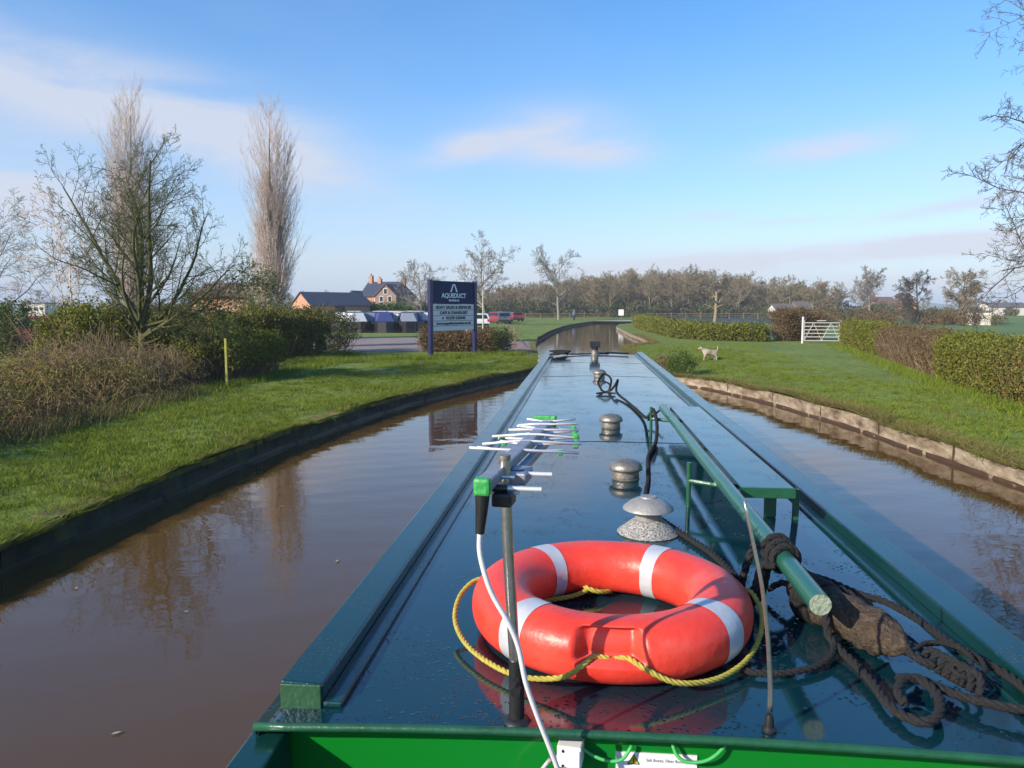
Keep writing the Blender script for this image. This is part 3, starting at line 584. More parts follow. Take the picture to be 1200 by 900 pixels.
# single bushes ----------------------------------------------------
def bush(name, label, loc, rx, ry, h, leaf, n=120, size=.035, cat='bush', spread=.11, each=34, stems=30, low=.1, sm='stick', group=None):
    t = thing(name, label, cat, (*loc, GZ), 0, group); q = rng.normal(0, 1, (n, 3)); q /= np.linalg.norm(q, axis=1)[:, None]; rad = rng.uniform(.45, 1.0, (n, 1))**.6*rng.uniform(.8, 1.12, (n, 1))
    C3 = q*rad*np.array([rx, ry, h*.5])+np.array([0, 0, h*(.5+low*.3)]); C3[:, 2] = np.clip(C3[:, 2], .06, None)
    V, F = leaves(C3, (spread,)*3, each, size); bulk('foliage', V, F, M['leaf_'+leaf], t)
    a = np.column_stack([rng.normal(0, rx*.3, stems), rng.normal(0, ry*.3, stems), np.full(stems, -.03)]); b = a+np.column_stack([a[:, :2]*1.3+rng.normal(0, .1, (stems, 2)), h*rng.uniform(.5, 1.0, stems)])
    V, F = seg_geo(a, b, np.tile([.014, .005], (stems, 1))); bulk('stem_mass', V, F, M[sm], t); return t  # stems of the bush rising from the ground, one mesh
# ------------------------------------------------------------------ left bank planting
def brambles(name, label, region, n, h, m, seed, r=.006, lean=1.0):
    """arching canes springing from the ground: region(n) gives x, y"""
    rd = np.random.default_rng(seed); xy = region(n, rd); an = rd.uniform(0, 6.28, n); pt = .62+.42*np.sin(xy[:, 0]*1.9+np.sin(xy[:, 1]*1.3)*2)*np.sin(xy[:, 1]*1.45+1)+.25*np.sin(xy[:, 1]*3.7+xy[:, 0]*2.2); h = h*np.clip(pt, .35, 1.3)*1.25; L = rd.uniform(.5, 1.5, n)*h*lean; H = h*rd.uniform(.3, 1.1, n)
    A = []; B = []; k = 6; prev = np.column_stack([xy, np.full(n, GZ-.02)])
    for i in range(1, k+1):
        t = i/k; z = H*np.sin(np.minimum(t*2.3, 2.9))/1.0; c = np.column_stack([xy[:, 0]+np.cos(an)*L*t, xy[:, 1]+np.sin(an)*L*t, GZ+np.maximum(z, .02)])+rd.normal(0, .035, (n, 3)); c[:, 2] = np.maximum(c[:, 2], GZ)
        A.append(prev); B.append(c); prev = c
    a = np.vstack(A); b = np.vstack(B); V, F = seg_geo(a, b, np.full((len(a), 2), r)); o = bulk(name, V, F, M[m]); return o, V
def reg(y0, y1, xin, w): 
    def f(n, rd): y = rd.uniform(y0, y1, n); return np.column_stack([np.interp(y, *xin)-w*rd.random(n)**.8, y])
    return f
t = thing('bramble_thicket', 'brown tangled bramble thicket along the near left bank', 'brambles', (-9.5, 9, 0))
XI = ([7, 10.9, 14, 17, 19], [-8.3, -9.0, -9.3, -9.55, -10.6])
for nm, n, h, m, sd_ in (('cane', 5600, .86, 'cane', 1), ('dead_stalk', 2600, .62, 'stick', 2)):
    o, _ = brambles(nm, '', reg(7.5, 19, XI, 3.6), n, h, m, sd_, r=.0048, lean=.8); o.parent = t; o.matrix_parent_inverse = t.matrix_basis.inverted()
rd = np.random.default_rng(3); xy = reg(8.5, 19.5, XI, 3.8)(900, rd); C3 = np.column_stack([xy, GZ+rd.uniform(.05, .80, 900)])
V, F = leaves(C3, (.16,.16,.1), 26, .026, rd); o = bulk('foliage', V, F, M['leaf_brown'], t); o.matrix_parent_inverse = t.matrix_basis.inverted()
V, F = leaves(C3[::2]+[.1,.1,.12], (.22,.22,.14), 42, .026, rd); o = bulk('green_foliage', V, F, M['leaf_yellow'], t); o.matrix_parent_inverse = t.matrix_basis.inverted()
t2 = thing('bramble_thicket', 'paler straw coloured bramble clump at the foot of the mossy tree', 'brambles', (-10.6, 17, 0))
o, _ = brambles('cane', '', reg(15.5, 20, ([15,20],[-9.6,-10.2]), 2.2), 1700, 1.05, 'stick', 8, r=.0045, lean=.5); o.parent = t2; o.matrix_parent_inverse = t2.matrix_basis.inverted()

bush('bush', 'big yellow green bush left of the mossy tree, behind the brambles', (-13.75, 20.4), 1.45, 1.4, 2.2, 'yellow', n=330, size=.042, each=60, stems=120, sm='cane')
bush('bush', 'olive scrubby bush around the trunk of the mossy tree', (-12.9, 21.2), 1.5, 1.1, 1.8, 'olive', n=220, size=.042, each=40, stems=120, sm='cane')
bush('bush', 'brown twiggy bush spilling onto the left edge of the picture', (-12.8, 14.2), 1.3, 1.5, 1.0, 'brown', n=120, each=24, stems=200, sm='cane')
hedge('hedge', 'low flat topped hedge right of the mossy tree with bare stems below', [(-12.6, 20.6), (-10.1, 20.2), (-9.9, 23.5)], 1.1, 1.2, 'yellow', dens=190, stickn=160, low=.55, lsize=.04)
hedge('hedge', 'tall olive hedge behind the low hedge, in front of the brick buildings', [(-16.5, 27), (-13.4, 27.5), (-12.2, 29), (-11.4, 31.5)], 1.8, 1.85, 'olive', dens=330, stickn=60, rag=.07, lsize=.05)
bush('bush', 'dark evergreen bush inside the tall left hedge', (-12.2, 25.4), .6, .6, 1.7, 'dark', n=90, low=.2)
bush('bush', 'dark glossy bush ending the left hedge by the car park', (-11.3, 33.8), 1.25, 1.3, 2.0, 'dark', n=230, size=.04, each=34, low=.1)
bush('bush', 'straggly brown and green bush under the blossoming bush', (-11.9, 29.2), .9, .8, 1.15, 'brown', n=110, stems=120, sm='cane')
bush('blossom_bush', 'tall bush speckled with pale blossom in front of the right poplar', (-14.3, 33), 1.2, 1.1, 3.9, 'blossom', n=230, size=.055, each=26, stems=60, spread=.16)
bush('blossom_bush', 'smaller blossoming bush leaning over the tall left hedge', (-12.2, 30.2), 1.0, .8, 2.4, 'blossom', n=120, size=.035, each=20, stems=50)
bush('ivy_bush', 'round ivy covered bush behind the tall left hedge', (-18.2, 34), 2.2, 1.2, 3.0, 'mid', n=150, size=.05, each=24)
hedge('hedge', 'dark clipped hedge at the far left edge of the picture', [(-28, 31), (-23.2, 30)], 1.5, 2.0, 'dark', dens=200, lsize=.045)
tufts('lush weeds between the left hedge and the car park', [(-10.4+rng.uniform(-.8,.6), 27+rng.uniform(0,6)) for k in range(80)], 6000, .22, M['grass'])
# around the signboard
hedge('hedge', 'low brownish clipped hedge behind the signboard and before the silver car', [(-7.6, 36.0), (-5.6, 35.9), (-4.0, 36.2)], 1.3, .98, 'brown', dens=260, lsize=.04, stickn=40, round_=.3)
bush('bush', 'dark rounded end of the low hedge beside the forecourt', (-3.75, 35.6), .55, .6, 1.05, 'dark', n=80, size=.035)
hedge('hedge', 'green clipped hedge in front of the marina house', [(-42, 106), (-14, 110)], 2, 2.2, 'mid', dens=46, lsize=.14, spread=.3, stickn=1, each=30)
# right bank
RH = lambda y: float(np.interp(y, [8, 12, 16.5, 22.7, 33, 45.5], [8.9, 9.2, 9.7, 10.8, 12.9, 15.2]))
def rh(y0, y1, k=5): return [(RH(y), y) for y in np.linspace(y0, y1, k)]
hedge('hedge', 'green clipped hedge section next to the metal gate', rh(45.0, 34), 1.2, 1.17, 'yellow', dens=230, lsize=.04, stickn=60, group=None)
hedge('hedge', 'bare brown cut hedge section between two green ones', rh(34, 23.6), 1.2, 1.26, 'brown', dens=95, lsize=.03, stickn=300, rag=.05)
hedge('hedge', 'bright green trimmed hedge section, second from the right edge', rh(23.4, 18.4), 1.3, 1.22, 'yellow', dens=430, lsize=.034, stickn=120, rag=.03)
hedge('hedge', 'brownish thinning hedge section cut by the right edge', rh(18.3, 9, 6), 1.3, 1.2, 'olive', dens=240, lsize=.03, stickn=330, rag=.06, stickm='cane')
hedge('hedge', 'rusty brown beech hedge left of the metal gate', [(12.1, 49.5), (14.9, 50.5)], 1.4, 1.75, 'brown', dens=300, lsize=.05, stickn=160, spread=.14)
hedge('hedge', 'long low yellow green hedge receding along the towpath', [(11.2, 48.6), (8.6, 49.6), (6.9, 53), (6.3, 64), (6.2, 80), (6.8, 93)], 1.3, .86, 'yellow', dens=125, lsize=.07, stickn=6, spread=.16, rag=.05)
bush('bush', 'small fresh green bush at the waterside by the boat roof', (3.1, 24.4), .45, .5, .68, 'mid', n=60, size=.03, stems=8)
bush('bush', 'low red tinged waterside plant next to the green bush', (2.75, 26.0), .3, .5, .42, 'brown', n=26, size=.03, stems=6)

for k, (x, y) in enumerate([(-2.6,3.9),(-3.9,4.6),(-1.9,4.7),(-3.1,5.6),(-2.3,6.9),(-4.3,6.0),(-1.75,8.1),(-3.6,8.8),(2.9,9.3),(3.6,11.2),(-2.7,3.3)]):
    s_ = rng.uniform(.018, .03); a_ = rng.uniform(0, 6.28); c_, q_ = math.cos(a_), math.sin(a_); pts_ = [(-1,0,.0),(-.3,.42,.12),(.5,.36,.08),(1.1,0,.0),(.5,-.36,.1),(-.3,-.42,.05)]
    o = MB().add([(s_*(px_*c_-py_*q_), s_*(px_*q_+py_*c_), .004+s_*pz_) for px_, py_, pz_ in pts_], [(0,1,2,3,4,5)]).build('floating_leaf', M['leaf_floating'] if 'leaf_floating' in M else M.setdefault('leaf_floating', mat('pale_dead_leaf', (.45,.36,.24), (.30,.20,.11), scale=60, rough=.7)))
    o.location = (x, y, .004); tag(o, 'small pale dead leaf floating on the brown canal water', 'leaf', 'dead leaves floating on the canal')
# marker post
t = thing('marker_post', 'thin yellow green wooden post standing on the left grass', 'post', (-9.2, 19.1, GZ), R(10))
MB().box((0,0,.62), (.055,.05,1.28)).build('post', mat('lichen_yellow_post', (.30,.30,.05), (.42,.40,.08), scale=15, rough=.9), t, bevel=.008)
MB().box((0,0,1.275), (.062,.056,.03)).build('cap', mat('post_top', (.35,.33,.12), rough=.9), t, bevel=.008)

# ------------------------------------------------------------------ signboard
M['navy'] = mat('navy_blue_board', (.006,.018,.07), (.010,.022,.085), scale=3, rough=.6, spec=.25)
M['post'] = mat('navy_purple_post', (.012,.014,.07), (.018,.018,.085), scale=4, rough=.35)
M['board'] = mat('white_sign_panel', (.66,.67,.66), (.72,.73,.72), scale=2, rough=.4)
M['sigwhite'] = mat('white_lettering', (.85,.86,.88), rough=.5)
M['letter'] = mat('navy_lettering', (.015,.02,.05), rough=.5)
def text(s, size, m, parent, loc, rot=(R(90),0,0), name='lettering', depth=.004, xs=1.0, bold=0.0, w=None):
    c = bpy.data.curves.new('t', 'FONT'); c.body = s; c.size = size; c.align_x = 'CENTER'; c.align_y = 'CENTER'; c.extrude = depth; c.offset = bold; c.resolution_u = 3
    o = bpy.data.objects.new('t', c); COL.objects.link(o); dg = bpy.context.evaluated_depsgraph_get(); me = bpy.data.meshes.new_from_object(o.evaluated_get(dg)); bpy.data.objects.remove(o)
    if w:
        xs_ = [v.co.x for v in me.vertices]; k = w/(max(xs_)-min(xs_))
        for v in me.vertices: v.co.x *= k
    me.materials.clear(); me.materials.append(m); q = bpy.data.objects.new(name, me); COL.objects.link(q); q.parent = parent; q.location = loc; q.rotation_euler = rot; return q
sx0, sy0, sx1, sy1 = -6.30, 31.5, -4.85, 34.3; sw = math.hypot(sx1-sx0, sy1-sy0); sa = math.atan2(sy1-sy0, sx1-sx0)
t = thing('signboard', 'navy and white marina signboard on two tall posts in the grass', 'sign', ((sx0+sx1)/2, (sy0+sy1)/2, GZ), sa)
HT = 3.24
for s in (-1, 1): 
    MB().box((s*sw/2, 0, HT/2-.05), (.19, .15, HT+.1)).build('post', M['post'], t, bevel=.012)
MB().box((0, 0, HT-.52), (sw-.19, .07, .96)).build('header_panel', M['navy'], t, bevel=.005)
MB().box((0, -.004, HT-1.58), (sw-.19, .06, 1.12)).build('information_panel', M['board'], t, bevel=.005)
lines = MB()
for z in (HT-1.265, HT-1.50, HT-1.72, HT-1.93): lines.box((0, -.038, z), (sw-.32, .006, .018))
lines.build('ruled_lines', M['letter'], t)
lg = MB(); zc = HT-.33
for s in (-1, 1):
    lg.add([(s*.0, -.041, zc+.17), (s*.09, -.041, zc+.17-.0), (s*.27, -.041, zc-.17), (s*.16, -.041, zc-.17)], [(0,1,2,3)]); 
lg.add([(-.09,-.0405,zc+.17),(.09,-.0405,zc+.17),(.05,-.0405,zc+.10),(-.05,-.0405,zc+.10)], [(0,1,2,3)])
lg.build('emblem', M['sigwhite'], t)
text('AQUEDUCT', .27, M['sigwhite'], t, (0, -.045, HT-.66), w=1.75, bold=.008)
text('MARINA', .12, M['sigwhite'], t, (0, -.045, HT-.86), w=.75, bold=.004)
for s, z, w_, h in (('BOAT SALES & SERVICES', HT-1.155, 2.5, .17), ('CAFE & CHANDLERY', HT-1.385, 2.0, .17), ('01270 525040', HT-1.61, 1.4, .17), ('www.aqueductmarina.co.uk', HT-1.83, 2.5, .15), ('Moorings · Brokerage · Boat Hire', HT-2.02, 2.2, .10)):
    if s.startswith('Moor'): continue
    text(s, h, M['letter'], t, (.12 if s[0] == '0' else 0, -.044, z), w=w_, bold=.006)
MB().lathe([(0,0),(.055,.0),(.055,.005),(0,.005)], n=12).build('telephone_symbol', M['letter'], t).matrix_local = Matrix.Translation((-.78,-.036,HT-1.61)) @ Matrix.Rotation(R(90), 4, 'X')

# fence of thin posts beside the forecourt
M['fence'] = mat('brown_weathered_timber', (.14,.09,.05), (.24,.17,.10), scale=6, rough=.9)
t = thing('post_fence', 'low brown post and rail fence on the left bank past the forecourt', 'fence', (-3.5, 39.5, GZ))
fp = [(0,0,1.1,.11), (-.35,2.2,1.0,.05), (-.75,6,1.05,.05), (-1.3,9.5,1.05,.05), (-1.9,13,1.05,.05), (-2.6,16.5,1.05,.05), (-.05,5,1.15,.06)]
for i, (x, y, h, w) in enumerate(fp): MB().box((x, y, h/2-.05), (w, w, h+.1)).build('post', M['fence'], t, bevel=.006)
rl = []
for z in (.45, .9):
    MB().tube([(p[0]+.03, p[1], z) for p in fp[:6]], .02, 6).build('rail', M['fence'], t)

# ------------------------------------------------------------------ vehicles
M['glass'] = mat('dark_glass', (.015,.02,.025), rough=.06); M['tyre'] = mat('tyre_rubber', (.015,.015,.015), rough=.8)
M['silver'] = mat('silver_car_paint', (.36,.38,.44), (.40,.42,.48), scale=2, rough=.25, metal=.6, coat=.6)
M['red'] = mat('red_car_paint', (.22,.015,.02), rough=.25, coat=.6); M['greycar'] = mat('grey_car_paint', (.12,.13,.15), rough=.25, metal=.4, coat=.6)
M['plate'] = mat('yellow_number_plate', (.85,.58,.02), rough=.4); M['taillight'] = mat('red_lamp_lens', (.5,.01,.02), rough=.2, coat=.5); M['whitecar'] = mat('white_car_paint', (.7,.7,.7), rough=.25, coat=.6)
M['rim'] = mat('wheel_rim', (.4,.4,.42), rough=.35, metal=.8); M['darktrim'] = mat('dark_trim', (.02,.02,.022), rough=.5)
def make_car(label, loc, rz, paint, L=4.2, Wd=1.78, H=1.5, group=None, plate=True, hatch=True):
    """nose points to +Y before rotation; rear at -Y"""
    t = thing('parked_car', label, 'car', loc, rz, group); h = L/2
    prof = [(-h,.35),(-h-.02,.62),(-h+.05,.92),(-h+.32,1.34),(-h+.55,H-.04),(-h+1.3,H),(-h+2.1,H-.03),(-h+2.95,.98),(h-.35,.82),(h,.62),(h+.02,.35),(h-.1,.22),(-h+.1,.22)]
    mb = MB(); n = len(prof); xs = [(-1,.86),(-.93,1),(.93,1),(1,.86)]; vs = []
    for k, f in xs:
        for y, z in prof:
            tum = 1-.16*max(0, (z-.85)/.65); zz = z if abs(k) < .95 else min(z, z*.985); vs.append((k*Wd/2*tum, y*(1 if abs(k) < .95 else .965), zz))
    fs = [(a*n+i, a*n+(i+1) % n, (a+1)*n+(i+1) % n, (a+1)*n+i) for a in range(3) for i in range(n)] + [tuple(range(n)), tuple(range(3*n, 4*n))[::-1]]
    mb.add(vs, fs).build('body', paint, t, smooth='auto')
    q = .80*Wd/2
    MB().add([(-q*.93,-h+.07,.98),(q*.93,-h+.07,.98),(q*.84,-h+.37,1.36),(-q*.84,-h+.37,1.36)], [(0,1,2,3)]).build('rear_window', M['glass'], t)
    for o_ in t.children: 
        if o_.name.startswith('rear_window'): o_.location = (0,-.025,.01)
    MB().add([(-q*.93,h-1.25,.99),(q*.93,h-1.25,.99),(q*.86,h-2.04,1.43),(-q*.86,h-2.04,1.43)], [(0,1,2,3)]).build('windscreen', M['glass'], t).location = (0,.03,.03)
    for s in (-1, 1):
        sd_ = MB(); x0 = s*(Wd/2*.985); x1 = s*(Wd/2*.895)
        sd_.add([(x0+s*.012,-h+.5,.97),(x0+s*.012,h-1.5,.97),(x1+s*.025,h-2.1,H-.14),(x1+s*.025,-h+.75,H-.14)], [(0,1,2,3)]).build('side_window', M['glass'], t)
        MB().box((s*(Wd/2-.17), -h+.02, .80), (.22,.10,.26)).build('tail_light', M['taillight'], t, bevel=.02)
        MB().box((s*(Wd/2-.22), h-.06, .68), (.32,.14,.16)).build('headlight', M['white'], t, bevel=.02)
        for y in (-h+.75, h-.8):
            w = MB().lathe([(0,-.1),(.28,-.1),(.315,-.07),(.315,.07),(.28,.1),(0,.1)], n=20).build('wheel', M['tyre'], t); w.rotation_euler = (0,R(90),0); w.location = (s*(Wd/2-.09), y, .315)
            rm = MB().lathe([(0,.0),(.18,0),(.2,.02),(.2,.03),(0,.05)], n=16).build('rim', M['rim'], w); rm.location = (0,0,.085*s if s > 0 else -.085); rm.rotation_euler = (0 if s > 0 else R(180),0,0)
    if plate: MB().box((0, -h-.035, .62), (.54,.03,.14)).build('number_plate', M['plate'], t)
    MB().box((0, -h-.01, .40), (Wd*.86,.10,.20)).build('bumper', M['darktrim'], t, bevel=.03)
    return t
make_car('silver blue estate car with yellow rear plate parked behind the signboard', (-6.75, 41.6, GZ+.01), R(4), M['silver'])
make_car('dark red car half hidden behind the hedge at the far left', (-31.4, 41.5, GZ+.01), R(100), M['red'], H=1.62)
make_car('red car parked beyond the grass right of the signboard', (px(578,104), 104, GZ+.01), R(60), M['red'], plate=False)
make_car('grey car parked between the two red cars beyond the signboard', (px(589,98), 99, GZ+.01), R(10), M['greycar'], plate=False)
make_car('smaller red car, rightmost of the far parked cars', (px(601,112), 116, GZ+.01), R(20), M['red'], plate=False, L=3.6, H=1.4)
make_car('white car parked just left of the sunlit lamp post', (px(559,76), 77, GZ+.01), R(15), M['whitecar'], plate=False)
t = thing('lamp_post', 'slender pale lamp post beside the far parked cars', 'lamp post', (px(566,74), 74, GZ))
MB().tube([(0,0,-.1),(0,0,1.0),(0,0,3.9)], [.09,.07,.05], 10).build('pole', mat('pale_post', (.45,.42,.34), rough=.6), t)
MB().box((0,-.12,3.92), (.16,.5,.08)).build('lamp_head', M['alugrey'], t, bevel=.02)

# ------------------------------------------------------------------ moored boats
def moored(label, x, Y, col, top, L=14, rz=0.0, canopy=None):
    t = thing('moored_narrowboat', label, 'narrowboat', (px(x, Y), Y, GZ+.01), rz, 'narrowboats moored in the marina'); w = 1.0
    mb = MB(); pl = [(-w,1.2),(-w*.75,.45),(0,-.2),(w*.75,.45),(w,1.2),(w,L),(-w,L)]; mb.prism(pl, -.05, .72); mb.build('hull', M['hull'], t)
    c = MB(); vs = [(-w*.92,2.6,.7),(w*.92,2.6,.7),(w*.8,2.6,1.55),(-w*.8,2.6,1.55),(-w*.92,L-2,.7),(w*.92,L-2,.7),(w*.8,L-2,1.55),(-w*.8,L-2,1.55)]
    c.add(vs, [(0,1,2,3),(7,6,5,4),(0,4,5,1),(1,5,6,2),(3,7,4,0)]).build('cabin', col, t)
    MB().box((0,(L+.6)/2,1.575), (w*1.7,L-4.4,.06)).build('cabin_roof', top, t)
    MB().box((0,2.58,1.08), (.62,.03,.72)).build('door', canopy or M['white'], t)
    for s in (-1, 1):
        for y in (4.5, 7.5): MB().box((s*w*.875, y, 1.15), (.03,.9,.34), rot=Matrix.Rotation(R(-8*s), 3, 'Y')).build('window', M['glass'], t)
    if canopy:
        MB().add([(-w*.85,1.3,.75),(w*.85,1.3,.75),(-w*.86,2.6,.75),(w*.86,2.6,.75),(-w*.5,1.45,1.50),(w*.5,1.45,1.50),(-w*.74,2.6,1.56),(w*.74,2.6,1.56)], [(0,1,5,4),(4,5,7,6),(0,4,6,2),(1,3,7,5)]).build('cratch_cover', canopy, t)
    return t
nb = lambda n, c: mat(n, c, rough=.35)
cW, cB, cG, cN, cR = nb('cream_boat_paint', (.62,.60,.55)), nb('blue_boat_paint', (.05,.12,.42)), nb('dark_green_boat_paint', (.02,.07,.05)), nb('navy_boat_paint', (.02,.03,.16)), nb('maroon_boat_paint', (.20,.03,.03))
can = [mat('white_canvas', (.62,.63,.68), rough=.8), mat('grey_canvas', (.20,.23,.30), rough=.8), mat('blue_canvas', (.035,.055,.20), rough=.8)]
for lab, x, Y, c, tp, cv in [
  ('moored narrowboat with blue cabin, half hidden by the dark bush', 407, 66, cB, cW, can[0]), ('moored narrowboat with white front cover, second from the dark bush', 422, 65, cW, cG, can[0]),
  ('moored dark green narrowboat with grey cover', 437, 67, cG, cG, can[1]), ('moored navy narrowboat with a bright blue cover', 452, 65, cN, cN, can[2]),
  ('moored white narrowboat without any cover, in the middle of the row', 464, 69, cW, cW, None), ('moored narrowboat with a maroon cabin and grey cover', 476, 66, cR, cG, can[1]),
  ('moored navy narrowboat just left of the signboard', 488, 67, cN, cW, can[2]), ('moored cream narrowboat partly hidden by the signboard post', 500, 71, cW, cG, can[0]),
  ('cream roofed narrowboat moored in the back row near the bush', 415, 86, cW, cW, can[1]), ('blue narrowboat moored in the back row behind the green one', 443, 88, cB, cW, None),
  ('white topped narrowboat moored in the back row behind the maroon one', 470, 87, cW, cW, can[0]), ('dark narrowboat moored in the back row near the signboard', 492, 90, cG, cW, can[1])]:
    Y += 5
    moored(lab, x, Y, c, tp, rz=R(rng.uniform(4, 26)), canopy=cv)

# ------------------------------------------------------------------ buildings
M['brick'] = mat('orange_brick', (.40,.19,.11), [(.50,.27,.17),(.34,.15,.09)], scale=3, rough=.9, bump=.4, bscale=20)
M['brickdull'] = mat('dull_brown_brick', (.20,.13,.10), (.28,.19,.15), scale=3, rough=.9)
M['slate'] = mat('dark_slate', (.035,.045,.07), (.05,.06,.09), scale=2, rough=.6); M['tile'] = mat('brown_tiles', (.13,.08,.06), (.19,.12,.09), scale=2, rough=.8)
M['render'] = mat('cream_render', (.62,.58,.50), rough=.8); M['wframe'] = mat('white_window_frame', (.7,.7,.68), rough=.5); M['greyroof'] = mat('grey_roof', (.12,.11,.11), rough=.8)
def wing(t, x0, x1, y0, y1, e, rdg, wall, roof, axis='x', chim=(), wins=(), doors=(), z0=0):
    """a gabled range: local box x0..x1, y0..y1, eaves height e, ridge height rdg; ridge runs along axis"""
    w = MB(); xm, ym = (x0+x1)/2, (y0+y1)/2
    if axis == 'x':
        w.add([(x0,y0,z0-.1),(x1,y0,z0-.1),(x1,y1,z0-.1),(x0,y1,z0-.1),(x0,y0,e),(x1,y0,e),(x1,y1,e),(x0,y1,e),(x0,ym,rdg),(x1,ym,rdg)], [(0,1,5,4),(2,3,7,6),(1,2,6,9,5),(3,0,4,8,7),(4,5,9,8),(6,7,8,9),(3,2,1,0)])
        a, b = (x0-.2, x1+.2), None; k = (rdg-e)/(ym-y0); d = .3
        rf = MB()
        for s in (-1, 1):
            ye = (y0-d) if s < 0 else (y1+d); vs = []
            for x in a:
                for (y, z) in ((ye, e-k*d+.05), (ym, rdg+.05), (ym, rdg+.17), (ye, e-k*d+.17)): vs.append((x, y, z))
            rf.add(vs, [(0,1,2,3),(7,6,5,4),(0,4,5,1),(1,5,6,2),(2,6,7,3),(3,7,4,0)])
    else:
        w.add([(x0,y0,z0-.1),(x1,y0,z0-.1),(x1,y1,z0-.1),(x0,y1,z0-.1),(x0,y0,e),(x1,y0,e),(x1,y1,e),(x0,y1,e),(xm,y0,rdg),(xm,y1,rdg)], [(0,1,5,8,4),(2,3,7,9,6),(1,2,6,5),(3,0,4,7),(4,8,9,7),(5,6,9,8),(3,2,1,0)])
        k = (rdg-e)/(xm-x0); d = .3; rf = MB()
        for s in (-1, 1):
            xe = (x0-d) if s < 0 else (x1+d); vs = []
            for y in (y0-.2, y1+.2):
                for (x, z) in ((xe, e-k*d+.05), (xm, rdg+.05), (xm, rdg+.17), (xe, e-k*d+.17)): vs.append((x, y, z))
            rf.add(vs, [(0,1,2,3),(7,6,5,4),(0,4,5,1),(1,5,6,2),(2,6,7,3),(3,7,4,0)])
    w.build('wall', wall, t); r_ = rf.build('roof', roof, t)
    for (cx, cy, ct) in chim:
        c = MB().box((cx, cy, ct-.75), (.6,.6,1.5)).build('chimney', wall, r_); MB().tube([(cx,cy,ct),(cx,cy,ct+.3)], .12, 8).build('chimney_pot', M['tile'], c)
    for (wx, wz, ww, wh) in wins:
        f = MB().box((wx, y0-.02, wz), (ww, .08, wh)).build('window', M['wframe'], t); MB().box((wx, y0-.065, wz), (ww-.16,.012,wh-.16)).build('pane', M['glass'], f)
    for (wx, wz, ww, wh) in doors: MB().box((wx, y0-.02, wz), (ww, .06, wh)).build('door', M['darktrim'], t)
B = thing('brick_barn', 'orange brick barn with dark slate roof behind the left hedge', 'barn', (px(353,100), 100, GZ), R(-38))
wing(B, -2.3, 2.3, 0, 9.5, 2.4, 4.0, M['brick'], M['slate'], 'y')
MB().box((2.33,4.5,1.2), (.06,1.6,2.0)).build('door', M['darktrim'], B)
H = thing('brick_house', 'brick farmhouse with chimneys and a dark gable beyond the marina', 'house', (px(440,122), 122, GZ), R(-14))
wing(H, -2.6, 3.2, 0, 5.5, 4.0, 6.1, M['brick'], M['slate'], 'x', chim=[(-2.2,2.7,7.3),(-.6,2.7,6.8)], wins=[(.3,3.3,.8,1.0),(1.9,3.3,.8,1.0),(.3,1.2,.8,1.1)])
wing(H, .9, 4.6, -1.6, 5, 3.9, 5.6, M['brickdull'], M['tile'], 'y', chim=[(3.0,4.2,6.9)], wins=[])
for wx, wz in ((2.0,3.4),(3.5,3.4),(2.75,4.6)):
    f = MB().box((wx,-1.63,wz), (.7,.08,.95)).build('window', M['wframe'], H); MB().box((wx,-1.675,wz), (.56,.012,.8)).build('pane', M['glass'], f)
wing(H, -4.6, -1.2, -2.4, 2.6, 2.5, 4.6, M['brick'], M['tile'], 'y')
MB().box((1.0,-2.6,1.0), (6.6,1.8,2.1)).build('porch', M['render'], H); MB().box((1.0,-2.6,2.12), (6.8,2.0,.14)).build('porch_roof', M['greyroof'], H)
B = thing('brick_building', 'long low brick building with brown roof behind the left hedge', 'building', (px(252,62), 62, GZ), R(-6))
wing(B, -2.2, 3.0, 0, 5, 3.0, 4.0, M['brick'], M['tile'], 'x', wins=[(-1.6,1.6,.9,.8),(.6,1.6,.9,.8)], doors=[(2.8,1.05,.9,2.1)])
B = thing('farmhouse', 'red brick farmhouse behind the dark tree on the right', 'house', (px(1047,165), 165, GZ), R(12))
wing(B, -3.4, 1.0, 0, 5, 2.4, 4.1, M['brickdull'], M['tile'], 'x', chim=[(-3,2.5,4.9)], wins=[(-2,1.6,.8,.9),(0,1.6,.8,.9)]); wing(B, 1.1, 4.2, -1.5, 5, 2.4, 3.8, M['brick'], M['tile'], 'y')
B = thing('farm_barn', 'pale farm buildings with dark grey roof left of the gate', 'barn', (px(932,140), 140, GZ), R(8))
wing(B, -3.4, 0, 0, 4, 1.6, 2.6, M['render'], M['greyroof'], 'x', doors=[(-2.5,.9,1.6,1.8)]); wing(B, .2, 3.4, -1, 4, 1.9, 3.0, M['brickdull'], M['greyroof'], 'x')
B = thing('shed', 'small white flat roofed shed in the field on the right', 'shed', (px(1147,96), 96, GZ), R(-10))
MB().box((0,0,.75), (2.2,1.8,1.6)).build('wall', M['render'], B); MB().box((0,0,1.60), (2.45,2.1,.10)).build('roof', M['greyroof'], B); MB().box((-.4,-.92,.7), (.6,.05,1.3)).build('door', M['greyroof'], B)
B = thing('barn', 'distant pale barn low on the right horizon', 'barn', (px(1183,210), 210, GZ), R(5))
wing(B, -5, 5, 0, 6, 2.2, 3.2, M['render'], M['greyroof'], 'x', doors=[(0,1,2,2)])
B = thing('shed', 'distant white flat roofed building on the left horizon', 'building', (px(48,115), 115, GZ), R(5))
MB().box((0,0,1.3), (3.0,3,2.8)).build('wall', M['render'], B); MB().box((0,0,2.78), (3.3,3.3,.16)).build('roof', M['greyroof'], B)
for x in (-.9,.1,1.0): MB().box((x,-1.52,1.9), (.5,.06,.5)).build('window', M['glass'], B)

